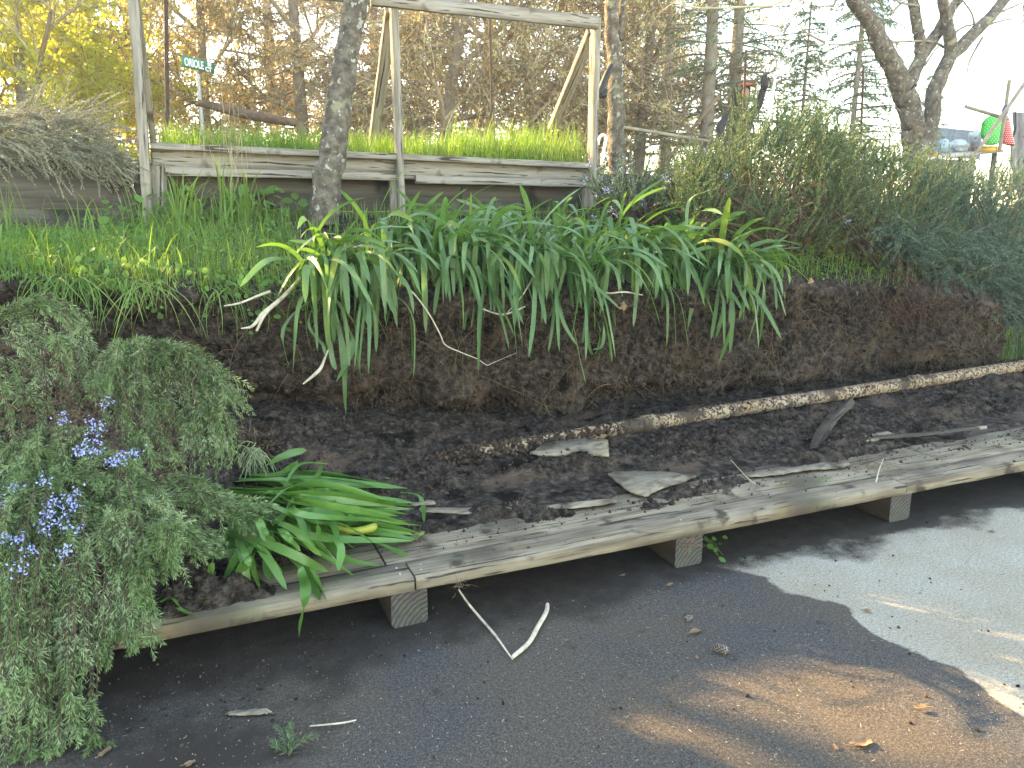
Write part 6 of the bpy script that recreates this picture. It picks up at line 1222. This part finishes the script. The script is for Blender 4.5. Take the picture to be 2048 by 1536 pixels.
A, B = aty(1846, 318, 7.4), aty(2006, 302, 7.4); beam('table_top', A + [0, .3, 0], B + [0, .3, 0], .035, .62, M['tabletop'], tb, side=(0, 1, 0))
for f in (.06, .94):
    for dy in (.05, .55): p = A + (B - A) * f + [0, dy, -.02]; beam('leg', p, [p[0], p[1], 1.3], .05, .05, M['wood'], tb)
bx = thing('red_box', 'small red box with an orange side standing on the left end of the table', 'box', tuple(aty(1855, 305, 7.5))); prism('front', [(1849, 312), (1857, 311), (1857, 297), (1849, 298)], 7.5, .05, M['red'], parent=bx); prism('side', [(1857.6, 311), (1863, 310), (1863, 297), (1857.6, 297)], 7.5, .05, cm('orange_card', (.55, .22, .07)), parent=bx)
yt = thing('yellow_tub', 'low yellow tub beside the red box on the table', 'tub', tuple(aty(1870, 308, 7.5))); mb = MB(); p0, p1 = aty(1870, 313, 7.5), aty(1870, 305.5, 7.5); btubes(mb, np.array([p0, p0 + [0, 0, .004], p1]), np.array([.02, .028, .034]), 14, cap=True); put('tub', mb, M['yel'], yt, True); mb = MB(); btubes(mb, np.array([p1, p1 + [0, 0, .007]]), np.array([.037, .037]), 14, cap=True); put('lid', mb, M['yel'], yt)
def bag(name, label, px, py, Y, s, m, cat_='bag', seed=0, knot=True):
    c = aty(px, py, Y); t = thing(name, label, cat_, tuple(c)); blob('sack', c, s, m, t, noise=.30, seed=seed, freq=7, res=(26, 16))
    if knot: blob('tied_top', c + [0, 0, s[2] * .98], (s[0] * .28, s[1] * .3, s[2] * .22), m, t, noise=.35, seed=seed + 5, freq=9)
    return t
bag('plastic_bag', 'pale blue plastic bag at the left of the pile on the table', 1889, 291, 7.6, (.055, .08, .075), M['bagb'], seed=2); bag('plastic_bag', 'white plastic bag with blue print in the middle of the table', 1919, 291, 7.6, (.12, .11, .075), M['bagw'], seed=3, knot=False)
bag('plastic_bag', 'crumpled white bag heaped on top, left of the green sack', 1953, 270, 7.7, (.08, .09, .06), M['bagw'], seed=4); bag('rag_heap', 'dark tangled heap of rags below the crumpled white bag', 1948, 292, 7.55, (.10, .09, .065), M['tarp'], 'rags', seed=6, knot=False)
def sack(name, label, poly, Y, m, dotm, seed):
    c = aty(*np.mean(poly, 0), Y); t = thing(name, label, 'sack', tuple(c)); P = np.array(poly, float); r = np.random.default_rng(seed)
    n = 16; ys = np.linspace(P[:, 1].min() + .5, P[:, 1].max() - .5, n); lo, hi = [], []
    for y in ys:
        xs_ = []
        for a, b in zip(P, np.roll(P, -1, 0)):
            if (a[1] - y) * (b[1] - y) <= 0 and a[1] != b[1]: xs_.append(a[0] + (b[0] - a[0]) * (y - a[1]) / (b[1] - a[1]))
        lo.append(min(xs_)); hi.append(max(xs_))
    mb = MB(); rows = []
    for y, a, b in zip(ys, lo, hi):
        L_, R_ = aty(a, y, Y), aty(b, y, Y); cc = (L_ + R_) / 2; h = (R_ - L_)[0] / 2; an = np.linspace(0, 2 * np.pi, 21); rows.append(np.stack([cc[0] + np.cos(an) * h, cc[1] + np.sin(an) * h * .5, cc[2] + .004 * np.sin(an * 5 + y)], 1))
    R3 = np.array(rows); grid(mb, R3[..., 0], R3[..., 1], R3[..., 2]); put('sack_body', mb, m, t, True)
    mb = MB(); D0 = []
    for i in range(1, n - 1):
        for an in np.linspace(np.pi + .3, 2 * np.pi - .3, 8):
            a = R3[i]; cc = a[:-1].mean(0); h = (a[:, 0].max() - a[:, 0].min()) / 2; D0.append([cc[0] + math.cos(an + .2 * (i % 2)) * h, cc[1] + math.sin(an + .2 * (i % 2)) * h * .5 - .002, cc[2]])
    D0 = np.array(D0); bdiam(mb, D0 - [.008, 0, 0], np.repeat([[.016, 0, 0]], len(D0), 0), np.repeat([[0, 0, .005]], len(D0), 0), .5); o = put('print', mb, dotm, t); o['kind'] = 'stuff'
sack('green_sack', 'bright green patterned sack hanging behind the leaning pole', [(1980, 231), (2005, 236), (2004, 262), (1996, 290), (1972, 291), (1964, 270), (1967, 245)], 6.6, M['grn'], M['white'], 3)
sack('red_sack', 'red patterned sack hanging at the right beside the grey tarp', [(2013, 230), (2018, 232), (2027, 292), (2005, 290), (2009, 250)], 6.6, M['red'], M['white'], 4)
ot = thing('orange_tray', 'orange and yellow tray under the green sack', 'tray', tuple(aty(1984, 298, 6.7))); prism('tray', [(1971, 303), (1998, 302), (1999, 293), (1970, 293)], 6.7, .12, M['yel'], parent=ot); prism('rim', [(1969, 294), (2000, 294), (2000, 292), (1969, 292)], 6.69, .14, M['orange'], parent=ot)
gt = thing('grey_tarp', 'grey wrinkled tarp draped down at the right edge of the view', 'tarp', tuple(aty(2040, 300, 6.9)))
u, v = np.meshgrid(np.linspace(0, 1, 40), np.linspace(0, 1, 30)); xl = 2019 + 14 * v; px_ = xl + (2140 - xl) * u; py_ = 224 + 4 * u + 200 * v; P = aty(px_, py_, 6.9); P[..., 1] += .06 * fbm(px_ * .05, py_ * .012, 0, 3, 5) + .02 * np.sin(px_ * .5 + 2 * v); mb = MB(); grid(mb, P[..., 0], P[..., 1], P[..., 2]); grid(mb, P[::-1, :, 0], P[::-1, :, 1] + .02, P[::-1, :, 2]); put('sheet', mb, M['tarp'], gt, True)
sh = thing('shed', 'low shed with a dark slate coloured shingle roof seen behind the bare tree', 'shed', tuple(aty(1900, 330, 13)))
A, B = aty(1862, 254, 14), aty(1965, 263, 14); C, D = aty(1835, 312, 12.4), aty(1960, 318, 12.4)
nr, ncol = 9, 34
for i in range(nr):
    mb = MB()
    for j in range(ncol):
        def q(u, v, up): p = (C + (D - C) * u) * (1 - v) + (A + (B - A) * u) * v; return p + [0, 0, up]
        ua, ub = (j + .5 * (i % 2) + .04) / (ncol + .5), (j + .5 * (i % 2) + .96) / (ncol + .5); v0, v1 = i / nr, (i + 1.1) / nr; mb.add([q(ua, v0, .03), q(ub, v0, .03), q(ub, v1, .005), q(ua, v1, .005), q(ua, v0, .0), q(ub, v0, .0)], [(0, 1, 2, 3), (4, 5, 1, 0)])
    o = put('shingles', mb, M['slate'], sh); o['kind'] = 'stuff'
mb = MB(); mb.add([C - [0, 0, .01], D - [0, 0, .01], B - [0, 0, .01], A - [0, 0, .01]], [(0, 1, 2, 3)]); put('roof_deck', mb, M['slate'], sh)
mb = MB(); lo = lambda p: np.array([p[0], p[1], 1.2]); C2, D2, A2, B2 = C + [0, .1, -.03], D + [0, .1, -.03], A + [0, .2, -.03], B + [0, .2, -.03]; mb.add([C2, D2, lo(D2), lo(C2)], [(0, 1, 2, 3)]); mb.add([C2, A2, lo(A2), lo(C2)], [(0, 1, 2, 3)]); mb.add([D2, B2, lo(B2), lo(D2)], [(0, 1, 2, 3)]); put('wall', mb, M['wood_dark'], sh)
w0, w1 = aty(1790, 160, 16), aty(2120, 176, 16); cpt = (w0 + w1) / 2 - [0, 0, .12]; tube_obj('cable', [w0, cpt, w1], [.008], M['black'], n=20, sides=4, label='thin overhead cable crossing the sky behind the bare tree', cat_='cable')


# ------------------------------------------------------------------ thin volume added to imitate the lens veil
hz = bpy.data.materials.new('lens_veil_volume'); hz.use_nodes = True; hn = hz.node_tree; hn.nodes.clear(); ho = hn.nodes.new('ShaderNodeOutputMaterial'); hv = hn.nodes.new('ShaderNodeVolumePrincipled')
hv.inputs['Color'].default_value = (.93, .95, 1, 1); hv.inputs['Density'].default_value = .0045; hv.inputs['Anisotropy'].default_value = .6; hn.links.new(hv.outputs[0], ho.inputs['Volume'])
mb = MB(); bx0, bx1, by0, by1, bz0, bz1 = -85, 85, -45, 85, -1.2, 18
mb.add([(bx0,by0,bz0),(bx1,by0,bz0),(bx1,by1,bz0),(bx0,by1,bz0),(bx0,by0,bz1),(bx1,by0,bz1),(bx1,by1,bz1),(bx0,by1,bz1)], [(0,3,2,1),(4,5,6,7),(0,1,5,4),(1,2,6,5),(2,3,7,6),(3,0,4,7)])
solo('lens_veil_box', mb, hz, kind='stuff')
